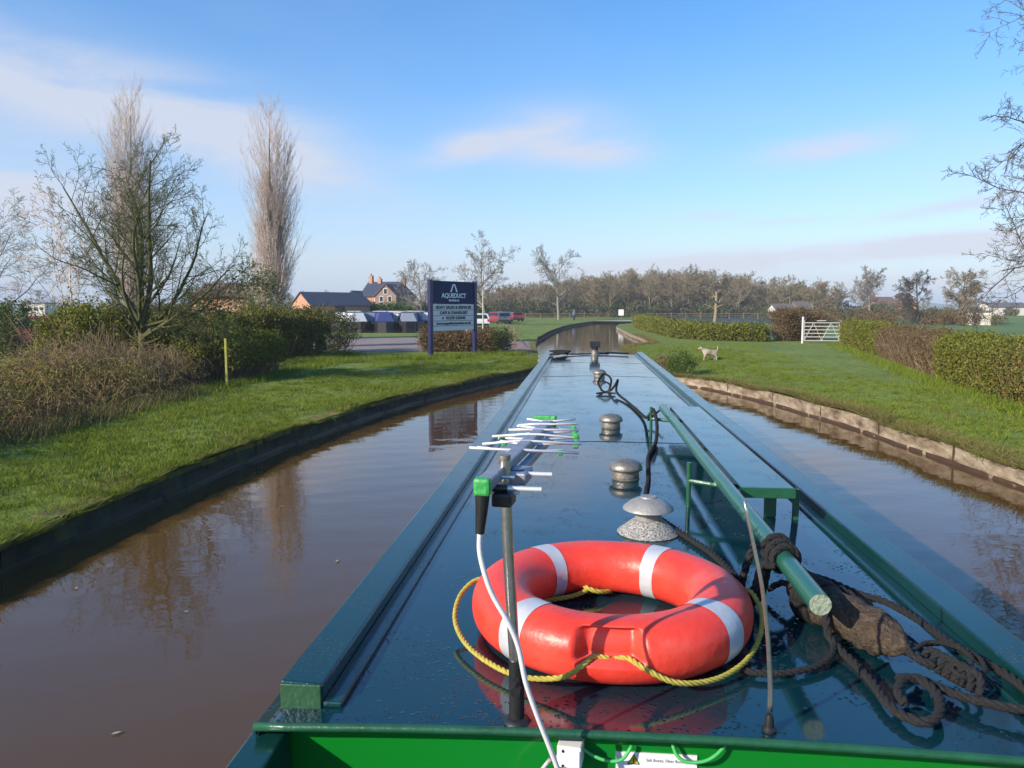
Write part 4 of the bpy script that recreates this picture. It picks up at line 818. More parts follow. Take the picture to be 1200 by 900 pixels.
# ------------------------------------------------------------------ gate
M['galv'] = mat('weathered_galvanised_steel', (.55,.55,.50), (.68,.68,.62), scale=8, rough=.45, metal=.3)
gx0, gy0, gx1, gy1 = 12.75, 46.2, 14.75, 46.0
ga = math.atan2(gy1-gy0, gx1-gx0); gl = math.hypot(gx1-gx0, gy1-gy0)
t = thing('field_gate', 'galvanised seven bar field gate between brown and green hedges', 'gate', (gx0, gy0, GZ), ga)
MB().tube([(0,0,-.1),(0,0,1.55)], .07, 10).build('gate_post', M['galv'], t); MB().tube([(gl+.1,0,-.1),(gl+.1,0,1.35)], .07, 10).build('gate_post', M['fence'], t)
fr = MB(); fr.tube([(.08,0,.15),(.08,0,1.35)], .025, 8); fr.tube([(gl,0,.15),(gl,0,1.2)], .025, 8); fr.build('frame', M['galv'], t)
for k in range(6): z = .17+k*.205; MB().tube([(.08,0,z),(gl,0,z)], .026, 8).build('bar', M['galv'], t)
for k in range(4): MB().tube([(.1+k*.48,.02,.17),(.1+(k+1)*.48,.02,1.2)] if k % 2 == 0 else [(.1+k*.48,.02,1.2),(.1+(k+1)*.48,.02,.17)], .014, 6).build('brace', M['galv'], t)
MB().box((gl/2,-.02,1.32), (.5,.01,.04)).build('latch', M['galv'], t)

# ------------------------------------------------------------------ dog and walker
def skin(name, pts, edges, radii, m, parent=None, sub=2, root=0, loc=(0,0,0)):
    me = bpy.data.meshes.new(name); me.from_pydata(pts, edges, []); o = bpy.data.objects.new(name, me); COL.objects.link(o)
    o.modifiers.new('skin', 'SKIN'); s = o.modifiers.new('sub', 'SUBSURF'); s.levels = s.render_levels = sub
    if not me.skin_vertices: 
        bpy.context.view_layer.objects.active = o
        with bpy.context.temp_override(object=o, active_object=o): bpy.ops.mesh.customdata_skin_add()
    for i, r in enumerate(radii):
        rr = r if isinstance(r, tuple) else (r, r); me.skin_vertices[0].data[i].radius = rr; me.skin_vertices[0].data[i].use_root = (i == root)
    dg = bpy.context.evaluated_depsgraph_get(); nm = bpy.data.meshes.new_from_object(o.evaluated_get(dg)); bpy.data.objects.remove(o)
    nm.materials.clear(); nm.materials.append(m); nm.polygons.foreach_set('use_smooth', [True]*len(nm.polygons)); q = bpy.data.objects.new(name, nm); COL.objects.link(q)
    if parent: q.parent = parent
    q.location = loc; return q
M['dogwhite'] = mat('cream_and_tan_fur', (.17,.11,.07), [(.40,.33,.25),(.50,.44,.36)], scale=4, rough=.95, bump=.6, bscale=60)
t = thing('dog', 'small shaggy cream and brown dog standing on the towpath grass', 'dog', (5.05, 31.1, GZ), R(8))
# faces -X
P0 = [(.16,0,.31),(-.02,0,.32),(-.20,0,.33),(-.29,0,.42),(-.36,0,.49),(-.45,0,.465),(-.50,0,.45),  # pelvis..nose 0-6
      (.19,.07,.20),(.22,.07,.11),(.19,.07,.03),(.16,.07,.015), (.19,-.07,.20),(.25,-.07,.11),(.23,-.07,.03),(.20,-.07,.015),
      (-.20,.07,.20),(-.19,.07,.10),(-.21,.07,.02),(-.24,.07,.015), (-.22,-.07,.20),(-.26,-.07,.11),(-.28,-.07,.02),(-.31,-.07,.015), (.27,0,.38),(.31,.01,.47),(.28,.01,.55)]
E0 = [(0,1),(1,2),(2,3),(3,4),(4,5),(5,6),(0,7),(7,8),(8,9),(9,10),(0,11),(11,12),(12,13),(13,14),(2,15),(15,16),(16,17),(17,18),(2,19),(19,20),(20,21),(21,22),(0,23),(23,24),(24,25)]
r0 = [.10,.105,.115,.075,.075,.045,.03] + [.055,.03,.022,.022]*2 + [.05,.03,.024,.024]*2 + [.035,.03,.02]
b = skin('body', P0, E0, r0, M['dogwhite'], t)
for s in (-1, 1): MB().add([(-.33,s*.05,.55),(-.37,s*.075,.54),(-.35,s*.095,.45),(-.34,s*.06,.53)], [(0,1,2),(0,3,2),(1,3,2),(0,1,3)]).build('ear', mat('brown_fur', (.18,.11,.07), rough=.9), b)
MB().lathe([(.0,-.012),(.012,-.008),(.014,0),(.010,.01),(0,.012)], (-.528,0,.458), n=8).build('nose', M['black'], b)

M['coat'] = mat('blue_grey_coat', (.10,.14,.22), (.13,.17,.26), scale=6, rough=.9); M['skin'] = mat('skin_tone', (.45,.28,.20), rough=.6); M['trouser'] = mat('dark_trousers', (.03,.035,.05), rough=.9)
t = thing('person', 'tiny distant walker in a blue grey coat on the far canal bank', 'person', (px(673,124), 124, GZ), R(20))
pp = [(0,0,.95),(0,0,1.15),(0,0,1.38),(0,0,1.50),(0,-.01,1.60),(0,-.01,1.70), (-.19,0,1.36),(-.24,.02,1.10),(-.23,-.06,.86),(-.23,-.08,.78), (.19,0,1.36),(.25,-.02,1.10),(.24,.06,.86),(.24,.07,.78),
      (-.09,.0,.88),(-.10,-.08,.50),(-.10,-.02,.08),(-.10,-.14,.04), (.09,.0,.88),(.10,.04,.50),(.10,.16,.10),(.10,.05,.04)]
ee = [(0,1),(1,2),(2,3),(3,4),(4,5),(2,6),(6,7),(7,8),(8,9),(2,10),(10,11),(11,12),(12,13),(0,14),(14,15),(15,16),(16,17),(0,18),(18,19),(19,20),(20,21)]
rr = [(.16,.11),(.15,.11),(.17,.11),.055,.085,.07, .065,.05,.035,.035, .065,.05,.035,.035, .095,.065,.045,.04, .095,.065,.045,.04]
b = skin('body', pp, ee, rr, M['skin'], t)
def grown(obj_, zf, off, m, name):
    bm = bmesh.new(); bm.from_mesh(obj_.data); bmesh.ops.delete(bm, geom=[f for f in bm.faces if not zf(f.calc_center_median())], context='FACES')
    bm.normal_update()
    for v in bm.verts: v.co += v.normal*off
    me = bpy.data.meshes.new(name); bm.to_mesh(me); bm.free(); me.materials.clear(); me.materials.append(m); q = bpy.data.objects.new(name, me); COL.objects.link(q); q.parent = t; return q
grown(b, lambda c: .86 < c.z < 1.50, .018, M['coat'], 'coat'); grown(b, lambda c: c.z < .92 and abs(c.x) < .2 and c.z > .07, .012, M['trouser'], 'trousers'); grown(b, lambda c: c.z < .09, .012, M['hull'], 'shoe'); grown(b, lambda c: c.z > 1.66, .012, M['hull'], 'hair')
t = thing('noticeboard', 'small white noticeboard on a post by the far towpath', 'sign', (px(728,112), 112, GZ), R(-5))
MB().box((0,0,.8), (.09,.09,1.7)).build('post', M['fence'], t); MB().box((0,-.06,1.35), (.75,.04,.85)).build('panel', M['board'], t, bevel=.01)
# far post and rail fence on the horizon bank
t = thing('post_fence', 'thin distant post and rail fence past the canal bend', 'fence', (-18, 136, GZ))
for k in range(22): MB().box((k*2.6, k*.35, .55), (.12,.12,1.2)).build('post', M['fence'], t)
for z in (.55, .95): MB().box((27.3, 3.68, z), (55.1,.05,.1), rz=math.atan2(.35,2.6)).build('rail', M['fence'], t)
# ================================================================== THE NARROWBOAT
XC = .225
def rz_(x): return 1.500+.022*(1-min(1, abs((x-XC)/.9))**2)
boat = thing('narrowboat', 'long green narrowboat seen along its wet roof from the stern', 'narrowboat', (XC, 1.53, 0)); bo = Vector((-XC, -1.53, 0))
def P_(mb, name, m, **k):
    o = mb.build(name, m, boat, **k); o.location = bo; return o
mb = MB(); pl = [(XC-1.03,-2.2),(XC+1.03,-2.2),(XC+1.04,14.8),(XC+.85,16.3),(XC+.35,17.7),(XC,18.1),(XC-.35,17.7),(XC-.85,16.3),(XC-1.04,14.8)]
P_(mb.prism(pl, -.45, .74), 'hull', M['hull'])
mb = MB(); mb.prism([(x, y) for x, y in pl], .741, .79); P_(mb, 'gunwale', M['darkgreen'])
c = MB()
for s in (-1, 1): c.add([(XC+s*.95,1.6,.78),(XC+s*.95,14.7,.78),(XC+s*.90,14.7,1.488),(XC+s*.90,1.6,1.488)], [(0,1,2,3)])
c.add([(XC-.95,14.7,.78),(XC+.95,14.7,.78),(XC+.90,14.7,1.488),(XC-.90,14.7,1.488)], [(0,1,2,3)]); P_(c, 'cabin_side', M['green'])
# roof skin
xs = np.linspace(XC-.925, XC+.925, 34); ys = np.linspace(1.53, 14.74, 90); V = []; F = []
for y in ys:
    V.append((xs[0]-.002, y, rz_(xs[0])-.03))
    for x in xs: V.append((x, y, rz_(x)+.0016*math.sin(y*2.1+x*3)*math.sin(x*4.2)))
    V.append((xs[-1]+.002, y, rz_(xs[-1])-.03))
n = len(xs)+2
for i in range(len(ys)-1):
    for j in range(n-1): a = i*n+j; F.append((a, a+1, a+n+1, a+n))
P_(MB().add(V, F), 'roof', M['roof'], smooth=True)
lip = MB(); lip.tube([(x, 1.528, rz_(x)-.006) for x in np.linspace(XC-.928, XC+.928, 26)], .0095, 8); lip.build('roof_lip', M['darkgreen'], boat, smooth=True).location = bo
lip = MB(); lip.tube([(x, 14.745, rz_(x)-.008) for x in np.linspace(XC-.928, XC+.928, 26)], .0125, 8); lip.build('roof_lip', M['rail'], boat, smooth=True).location = bo
for y in (5.02, 9.9, 12.3):
    xs2 = np.linspace(XC-.74, XC+.74, 16); sm = MB(); sm.tube([(x, y+.004*math.sin(x*9), rz_(x)+.0008) for x in xs2], .0016, 6); P_(sm, 'weld_seam', M['roof'], smooth=True)
for s in (-1, 1):
    xo = -.675 if s < 0 else 1.115; xi = xo-s*.10
    r_ = MB(); a, b = min(xo, xi), max(xo, xi); z0 = 1.492
    r_.add([(a,1.605,z0),(b,1.605,z0),(b,1.605,1.556),(a,1.605,1.562),(a,14.70,z0),(b,14.70,z0),(b,14.70,1.556),(a,14.70,1.562)] if s < 0 else [(a,1.605,z0),(b,1.605,z0),(b,1.605,1.562),(a,1.605,1.556),(a,14.70,z0),(b,14.70,z0),(b,14.70,1.562),(a,14.70,1.556)], [(0,1,2,3),(7,6,5,4),(0,4,5,1),(1,5,6,2),(2,6,7,3),(3,7,4,0)])
    P_(r_, 'handrail', M['rail'], bevel=.006)
    f = MB(); x = xi-s*.022; f.box((x, 8.15, rz_(x)+.006), (.044, 13.1, .014)); P_(f, 'rail_flange', M['rail'], bevel=.004)
    f = MB(); f.box(((xo+xi)/2, 1.60, 1.526), (.094, .006, .062)); P_(f, 'rail_end_plate', M['railend'], bevel=.002)
    cm = MB(); x = XC+s*.905; cm.add([(x-.04,-1.6,.79),(x+.04,-1.6,.79),(x+.04,-1.6,1.40),(x-.04,-1.6,1.40),(x-.04,1.575,.79),(x+.04,1.575,.79),(x+.04,1.575,1.470),(x-.04,1.575,1.470)], [(0,1,2,3),(7,6,5,4),(0,4,5,1),(1,5,6,2),(2,6,7,3),(3,7,4,0)])
    P_(cm, 'cockpit_side', M['rail'], bevel=.006)
P_(MB().box((XC, 1.60, 1.14), (1.80, .03, .70)), 'rear_bulkhead', M['green'])
P_(MB().box((XC, -.1, .80), (1.70, 3.3, .03)), 'stern_deck', M['darkgreen'])
# roof vents
def vent(x, y, s=1.0):
    z = rz_(x); v = MB().lathe([(0,0),(.070*s,0),(.071*s,.004),(.066*s,.008),(.069*s,.012),(.068*s,.042*s),(.068*s,.046*s),(0,.048*s)], n=32).build('mushroom_vent', M['vent'], boat, smooth='auto'); v.location = Vector((x, y, z))+bo
    h = MB().lathe([(.064*s,.050*s),(.084*s,.048*s),(.087*s,.054*s),(.085*s,.066*s),(.075*s,.084*s),(.052*s,.097*s),(.022*s,.103*s),(0,.104*s)], n=32).build('vent_cap', M['vent'], v, smooth=True)
    k = MB().lathe([(0,.101*s),(.009*s,.101*s),(.009*s,.105*s),(0,.106*s)], n=12).build('vent_screw', M['vent'], v)
for x, y in ((.225, 3.93), (.21, 5.62), (.21, 9.7)): vent(x, y)
ch = MB().lathe([(0,0),(.09,0),(.09,.015),(.07,.02),(.066,.085),(.075,.09),(.075,.10),(0,.10)], n=24).build('chimney_collar', M['vent'], boat, smooth='auto'); ch.location = Vector((.22, 14.15, rz_(.22)))+bo
c = MB().tube([(0,0,.10),(0,0,.16)], .06, 16).build('chimney', M['iron'], ch); MB().box((0,0,.205), (.19,.15,.11)).build('chimney_cowl', M['iron'], c, bevel=.008)
fl = MB().lathe([(0,0),(.116,0),(.120,.004),(.112,.012),(.088,.030),(.062,.052),(.052,.058),(0,.058)], n=40).build('flue_base', M['lichen'], boat, smooth='auto'); fl.location = Vector((.26, 2.97, rz_(.26)))+bo
MB().lathe([(0,.056),(.050,.056),(.050,.095),(.046,.098),(0,.098)], n=32).build('flue_neck', M['cowl'], fl, smooth='auto')
MB().lathe([(.045,.098),(.094,.094),(.099,.097),(.096,.104),(.072,.124),(.046,.137),(.032,.141),(.030,.146),(0,.146)], n=40).build('flue_hat', M['cowl'], fl, smooth='auto')
for y in (3.30, 5.20):
    rk = MB(); rk.tube([(.47, y+.08, rz_(.47)), (.47, y+.08, 1.722)], .0105, 10); rk.tube([(.47, y+.08, 1.640), (.60, y, 1.638), (.90, y-.03, 1.638)], .011, 8); rk.box((.80, y-.01, 1.575), (.045, .03, .12)); rk.box((.90, y-.03, 1.575), (.02, .03, .13))
    P_(rk, 'pole_rack', M['darkgreen'], smooth='auto')
P_(MB().tube([(.23,14.55,1.555),(.85,14.40,1.548)], .014, 8), 'mast_rod', M['iron'], smooth=True)
# mast socket with wing bolt
so_ = MB(); so_.tube([(-.1335,1.56,rz_(-.13)-.002),(-.1345,1.56,1.655)], .0165, 16); so_.lathe([(0,0),(.030,0),(.026,.006),(.017,.01),(0,.01)], (-.1335,1.56,rz_(-.13)), 20)
so_.tube([(-.134,1.545,1.600),(-.134,1.525,1.600)], .011, 10); so_.tube([(-.134,1.53,1.630),(-.134,1.52,1.630)], .006, 8); P_(so_, 'mast_socket', M['iron'], smooth='auto')
# on the bulkhead
jb = P_(MB().box((-.018, 1.560, 1.455), (.052, .048, .048), rz=R(-8)), 'junction_box', M['white'], bevel=.003)
MB().box((-.018-.0,1.5335,1.455), (.038,.003,.036), rz=R(-8)).build('lid', M['paper'], jb); g = MB().tube([(-.042,1.555,1.447),(-.062,1.545,1.444)], .008, 10); g.build('gland', M['steel'], jb)
for x, z in ((-.034,1.471),(-.034,1.439)): MB().tube([(x,1.536,z),(x,1.5325,z)], .003, 8).build('screw', M['iron'], jb)
MB().tube([tuple(v) for v in spline([(-.062,1.545,1.444),(-.085,1.52,1.425),(-.11,1.50,1.40),(-.14,1.50,1.35),(-.15,1.52,1.2)], .01)], .0042, 8).build('cable', M['cable'], jb, smooth=True)
P_(MB().tube([tuple(v) for v in spline([(.0,1.57,1.463),(.030,1.562,1.448),(.062,1.558,1.440),(.092,1.558,1.446),(.112,1.57,1.470)], .006)], .0038, 8), 'green_cable', M['gcable'], smooth=True)
P_(MB().tube([tuple(v) for v in spline([(.196,1.57,1.480),(.206,1.562,1.458),(.226,1.558,1.447),(.260,1.558,1.450),(.285,1.562,1.462),(.308,1.572,1.480)], .006)], .0038, 8), 'green_cable', M['gcable'], smooth=True)
nt_ = P_(MB().box((.165, 1.5830, 1.385), (.172, .003, .125)), 'safety_notice', M['paper'])
text('Salt Boxes, Filter Boxes', .0095, M['ink'], nt_, (.185, 1.5812, 1.432), depth=.0002, w=.082)
MB().add([(.103,1.5813,1.421),(.131,1.5813,1.421),(.117,1.5813,1.445)], [(0,1,2)]).build('warning_triangle', M['ink'], nt_); MB().add([(.107,1.5808,1.4235),(.127,1.5808,1.4235),(.117,1.5808,1.4405)], [(0,1,2)]).build('triangle_face', M['warn'], nt_)
MB().add([(.1158,1.5803,1.428),(.1182,1.5803,1.428),(.1186,1.5803,1.436),(.1154,1.5803,1.436)], [(0,1,2,3)]).add([(.1158,1.5803,1.4248),(.1182,1.5803,1.4248),(.1182,1.5803,1.4268),(.1158,1.5803,1.4268)], [(0,1,2,3)]).build('exclamation_mark', M['ink'], nt_)

# ------------------------------------------------------------------ life ring
LC = Vector((.08, 2.055, rz_(.08)+.075)); lb = thing('life_ring', 'red orange life ring with silver bands lying on the wet roof', 'life ring', LC)
sst = lambda a, b, x: (lambda t: t*t*(3-2*t))(min(1, max(0, (x-a)/(b-a))))
RM, RH_, RV = .294, .083, .075
def ring_pt(th, ph, off=0.0):
    d = 0.0
    for tc_, wd, dp in ((-92, 14, .046),):
        q = abs((math.degrees(th)-tc_+180) % 360-180); w = 1-sst(wd*.62, wd, q)
        pd = math.degrees(ph); pd = (pd+180) % 360-180
        up = sst(-80, -60, pd)*(1-sst(48, 66, pd)); shelf = 1-.62*sst(-34, -27, pd)*(1-sst(-10, -5, pd))
        d += dp*w*up*shelf
    for tc_ in (88, 182, 8):
        q = abs((math.degrees(th)-tc_+180) % 360-180); pd = (math.degrees(ph)+180) % 360-180
        d += .0035*(1-sst(6.5, 7.3, q))*sst(38, 42, pd)*(1-sst(74, 78, pd))
    c, s = math.cos(ph), math.sin(ph); e = .88; cc = abs(c)**e*(1 if c > 0 else -1); ss = abs(s)**e*(1 if s > 0 else -1)
    rr = RM+(RH_+off)*cc-d*max(0, math.cos(ph*.6)); return (rr*math.cos(th), rr*math.sin(th), (RV+off)*ss)
nt1, np1 = 400, 72; V = [ring_pt(2*math.pi*i/nt1, 2*math.pi*j/np1) for i in range(nt1) for j in range(np1)]
F = [(i*np1+j, ((i+1) % nt1)*np1+j, ((i+1) % nt1)*np1+(j+1) % np1, i*np1+(j+1) % np1) for i in range(nt1) for j in range(np1)]
MB().add(V, F).build('ring', M['orange'], lb, smooth=True)
for a in (130, 58, 228, 322):
    hw = .028/RM; V = []; F = []; m_ = 8
    for i in range(m_+1):
        th = R(a)+hw*(2*i/m_-1)
        for j in range(np1): V.append(ring_pt(th, 2*math.pi*j/np1, .0014))
    for i in range(m_): F += [(i*np1+j, (i+1)*np1+j, (i+1)*np1+(j+1) % np1, i*np1+(j+1) % np1) for j in range(np1)]
    MB().add(V, F).build('reflective_band', M['reflect'], lb, smooth=True)
pol = lambda a, r, z: (r*math.cos(R(a)), r*math.sin(R(a)), z-LC.z)
rp = MB()
rope_mb(rp, [pol(a, r, z) for a, r, z in ((-92,.338,1.592),(-98,.345,1.597),(-101,.378,1.590),(-108,.402,1.563),(-122,.412,1.545),(-138,.412,1.543),(-155,.416,1.546),(-170,.424,1.562),(-181,.418,1.592),(-189,.395,1.615),(-193,.37,1.62))], .0068)
rope_mb(rp, [pol(a, r, z) for a, r, z in ((-90,.338,1.592),(-85,.345,1.597),(-80,.378,1.588),(-70,.400,1.560),(-55,.398,1.546),(-38,.395,1.550),(-20,.394,1.562),(-6,.400,1.590),(4,.39,1.62),(9,.37,1.625))], .0068)
rope_mb(rp, [pol(a, r, z) for a, r, z in ((14,.37,1.62),(25,.40,1.58),(48,.415,1.546),(75,.40,1.56),(86,.375,1.60))], .0068)
rope_mb(rp, [pol(a, r, z) for a, r, z in ((96,.375,1.60),(110,.41,1.555),(135,.42,1.545),(155,.41,1.57),(166,.375,1.61))], .0068)
rope_mb(rp, [(-.21,.13,1.536-LC.z),(-.16,.155,1.536-LC.z),(-.10,.18,1.54-LC.z),(-.06,.205,1.548-LC.z),(-.03,.24,1.545-LC.z),(-.06,.25,1.556-LC.z),(-.07,.215,1.558-LC.z),(-.03,.20,1.548-LC.z),(.01,.235,1.538-LC.z),(.03,.29,1.536-LC.z)], .0075)
rp.build('grab_line', M['yrope'], lb, smooth=True)

# ------------------------------------------------------------------ television aerial
an = thing('tv_aerial', 'aluminium television aerial on a steel pole with green clips', 'aerial', (-.1335, 1.56, 1.60)); ao = Vector((.1335, -1.56, -1.60))
def A_(mb, name, m, par=None, **k):
    o = mb.build(name, m, par or an, **k)
    if par is None: o.location = ao
    return o
A_(MB().tube([(-.1345,1.56,1.60),(-.142,1.56,1.72),(-.1525,1.56,1.90),(-.160,1.56,2.088)], .0118, 18), 'pole', M['steel'], smooth='auto')
A_(MB().tube([(-.160,1.56,2.086),(-.1602,1.56,2.096)], .0135, 18), 'pole_cap', M['vent'], smooth='auto')
B0, B1 = Vector((-.186,1.43,2.062)), Vector((-.096,2.235,2.062)); bd = (B1-B0).normalized(); ba = math.atan2(-bd.x, bd.y); bm_ = (B0+B1)/2
boom = A_(MB().box(bm_, (.030,(B1-B0).length,.024), rz=ba), 'boom', M['alugrey'], bevel=.003)
A_(MB().box(bm_+Vector((.030,.05,-.022)), (.018,(B1-B0).length*.66,.016), rz=ba), 'lower_boom', M['alugrey'], bevel=.002)
A_(MB().box((-.130,1.60,2.045), (.040,.085,.026), rz=ba), 'clamp', M['alugrey'], bevel=.004); 
u = MB(); u.tube([(-.185,1.545,2.035),(-.13,1.535,2.035),(-.13,1.60,2.035)], .004, 8); u.tube([(-.19,1.52,2.058),(-.135,1.52,2.058)], .004, 8); u.box((-.16,1.50,2.035), (.075,.05,.004)); A_(u, 'clamp_bolt', M['steel'])
A_(MB().box((-.152,1.475,2.026), (.040,.05,.026), rz=ba), 'balun_box', M['black'], bevel=.004)
for i, (y, l0, l1, z) in enumerate(((1.755,.110,.142,2.070),(1.81,.108,.10,2.056),(1.865,.108,.136,2.072),(1.91,.075,.125,2.056),(1.955,.106,.120,2.074),(2.00,.098,.116,2.054),(2.045,.08,.108,2.072),(2.09,.092,.100,2.056),(2.13,.07,.096,2.074),(2.17,.082,.088,2.056),(2.205,.06,.08,2.072))):
    c = B0+(B1-B0)*((y-B0.y)/(B1.y-B0.y)); q = R(rng.uniform(-9,9)); bend = rng.uniform(-.012,.010)
    e = MB().tube([(c.x-l0, y-math.sin(q)*l0, z+bend),(c.x-.02,y,z),(c.x+.02,y,z),(c.x+l1, y+math.sin(q)*l1, z+rng.uniform(-.010,.008))], .0034, 8); eo = A_(e, 'element', M['alu'], smooth=True)
    if i % 2 == 1 or i in (4,): MB().box((c.x+l1-.008, y+math.sin(q)*l1, z), (.013,.014,.014)).build('end_clip', M['clipgreen'], eo, bevel=.003)
    if i in (3, 5): MB().box((c.x-l0+.01, y-math.sin(q)*l0, z), (.013,.014,.014)).build('end_clip', M['clipgreen'], eo, bevel=.003)
for y, x0, x1, z in ((1.585,-.15,-.062,2.052),(1.475,-.175,-.078,2.046)):
    A_(MB().tube([(x0,y,z),(x0+.03,y,z)], .0075, 10), 'element_holder', M['black']); A_(MB().tube([(x0,y,z),(x1,y,z-.001)], .0048, 10), 'element', M['alu'], smooth='auto')
A_(MB().box(B1+Vector((.004,.004,.004)), (.034,.020,.036), rz=ba), 'end_cap', M['clipgreen'], bevel=.005); A_(MB().box(B1+Vector((-.020,.004,.016)), (.05,.018,.012), rz=ba), 'end_cap', M['clipgreen'], bevel=.003)
A_(MB().box(B0+Vector((-.002,-.006,-.002)), (.033,.022,.036), rz=ba), 'end_cap', M['clipgreen'], bevel=.007)
A_(MB().tube([(-.188,1.425,2.045),(-.189,1.424,2.02),(-.193,1.422,1.97)], [.0145,.0125,.009], 14), 'plug_boot', M['black'], smooth='auto')
A_(MB().tube([tuple(v) for v in spline([(-.193,1.422,1.975),(-.192,1.42,1.927),(-.172,1.42,1.857),(-.138,1.42,1.795),(-.119,1.425,1.745),(-.105,1.43,1.672),(-.081,1.44,1.594),(-.058,1.45,1.527),(-.040,1.455,1.47),(-.03,1.45,1.40),(-.02,1.46,1.2)], .012)], .0052, 10), 'white_cable', M['cable'], smooth=True)

# whip aerial
t = thing('whip_aerial', 'thin bent steel whip aerial standing at the right of the roof edge', 'aerial', (.394, 1.565, rz_(.39))); wo = Vector((-.394,-1.565,-rz_(.39)))
MB().lathe([(0,0),(.015,0),(.015,.005),(.010,.010),(.009,.026),(.0065,.036),(0,.038)], n=18).build('base', M['iron'], t, smooth='auto')
o = MB().tube([tuple(v) for v in spline([(.394,1.565,1.565),(.3945,1.565,1.60),(.391,1.566,1.66),(.384,1.568,1.74),(.371,1.57,1.83),(.354,1.575,1.91),(.333,1.58,2.005)], .02)], [float(v) for v in np.interp(np.arange(len(spline([(.394,1.565,1.565),(.3945,1.565,1.60),(.391,1.566,1.66),(.384,1.568,1.74),(.371,1.57,1.83),(.354,1.575,1.91),(.333,1.58,2.005)], .02))), [0,8,26], [.0062,.0048,.0034])], 10).build('rod', M['steel'], t, smooth=True); o.location = wo

# pole and gangplank
t = thing('boat_pole', 'long round green wooden pole lying on the roof rack', 'pole', (.583, 1.87, 1.678)); 
MB().tube([(0,.004,0),(0,.9,.001),(-.002,1.9,0),(0,2.8,.001),(-.005,3.72,0)], .0275, 24).build('shaft', M['polegreen'], t, smooth='auto'); MB().tube([(0,0,0),(0,.005,0)], .0262, 24).build('end_grain', M['endgrain'] if 'endgrain' in M else mat('worn_pole_end', (.16,.20,.13), [(.30,.34,.25),(.10,.15,.09)], scale=60, rough=.5, bump=.4, bscale=90), t)
t = thing('gangplank', 'wide wet green boarding plank beside the round pole on the rack', 'plank', (.745, 3.10, 1.650))
MB().box((0,1.29,.012), (.212,2.56,.034)).build('board', M['plank'], t, bevel=.004); MB().box((0,.0,.010), (.214,.012,.042)).build('end_batten', M['darkgreen'], t, bevel=.003)

# ropes and fender
zr = 1.522
t = thing('rope', 'thick black mooring rope coiled round the pole and across the right roof', 'rope', (.58, 2.25, zr)); ro = Vector((-.58,-2.25,-zr))
rp = MB(); wrap = [(.50,2.16,1.60),(.515,2.20,1.66)]
for k in range(26): a = R(200-k*42); wrap.append((.583+.040*math.cos(a), 2.19+.006*k, 1.678+.040*math.sin(a)))
wrap += [(.63,2.36,1.64),(.70,2.40,1.575),(.776,2.42,1.545),(.837,2.33,1.54),(.896,2.26,1.54),(.925,2.13,1.545),(.935,1.99,1.55),(.967,1.90,1.545),(1.0,1.82,1.54),(1.005,1.70,1.54),(1.0,1.6,1.54)]
rope_mb(rp, wrap, .0108)
rope_mb(rp, [(.515,2.20,1.655),(.497,2.17,1.615),(.487,2.18,1.575),(.50,2.22,1.545),(.53,2.25,1.56),(.54,2.24,1.62),(.545,2.23,1.67)], .012)
rope_mb(rp, [(.52,2.30,1.70),(.49,2.27,1.64),(.475,2.26,1.58),(.49,2.29,1.54),(.54,2.35,1.54)], .012)
rope_mb(rp, [(.63,2.10,1.66),(.645,2.04,1.61),(.640,1.985,1.56),(.650,1.945,1.542),(.667,1.86,1.536),(.674,1.763,1.536),(.672,1.68,1.536),(.688,1.622,1.536),(.722,1.598,1.538),(.762,1.632,1.542),(.790,1.705,1.545),(.776,1.756,1.552),(.738,1.750,1.556),(.704,1.700,1.552),(.700,1.655,1.548)], .0110)
rope_mb(rp, [(.735,1.79,1.54),(.788,1.79,1.54),(.815,1.745,1.54),(.848,1.712,1.54),(.889,1.687,1.54),(.934,1.669,1.54),(.99,1.655,1.54),(1.02,1.62,1.54)], .0102)
rope_mb(rp, [(.80,2.30,1.545),(.83,2.24,1.545),(.79,2.16,1.57),(.74,2.19,1.60),(.70,2.26,1.58),(.72,2.34,1.545)], .012)
rope_mb(rp, [(.30,1.92,1.534),(.333,1.85,1.534),(.387,1.808,1.534),(.444,1.795,1.534),(.507,1.81,1.534),(.578,1.85,1.534),(.63,1.91,1.54),(.66,2.0,1.55)], .0085)
o = rp.build('rope', M['brope'], t, smooth=True); o.name = 'strand'; o.location = ro
kn = MB()
for k in range(5): rope_mb(kn, [(.815+.010*k,1.86-.022*k,1.545),(.842+.010*k,1.87-.022*k,1.575),(.862+.009*k,1.835-.022*k,1.57),(.850+.009*k,1.81-.022*k,1.538)], .0085)
rope_mb(kn, [(.79,1.88,1.56),(.85,1.93,1.56),(.91,1.93,1.565),(.95,1.88,1.565),(.945,1.82,1.56),(.91,1.775,1.555),(.87,1.765,1.56),(.855,1.79,1.57)], .006); rope_mb(kn, [(.80,1.87,1.57),(.86,1.915,1.575),(.92,1.905,1.57),(.93,1.85,1.57),(.90,1.80,1.565)], .006)
o = kn.build('knot', M['brope'], t, smooth=True); o.location = ro
t = thing('fender', 'chunky brown coir rope fender lying by the end of the pole', 'fender', (.70, 2.07, zr+.055))
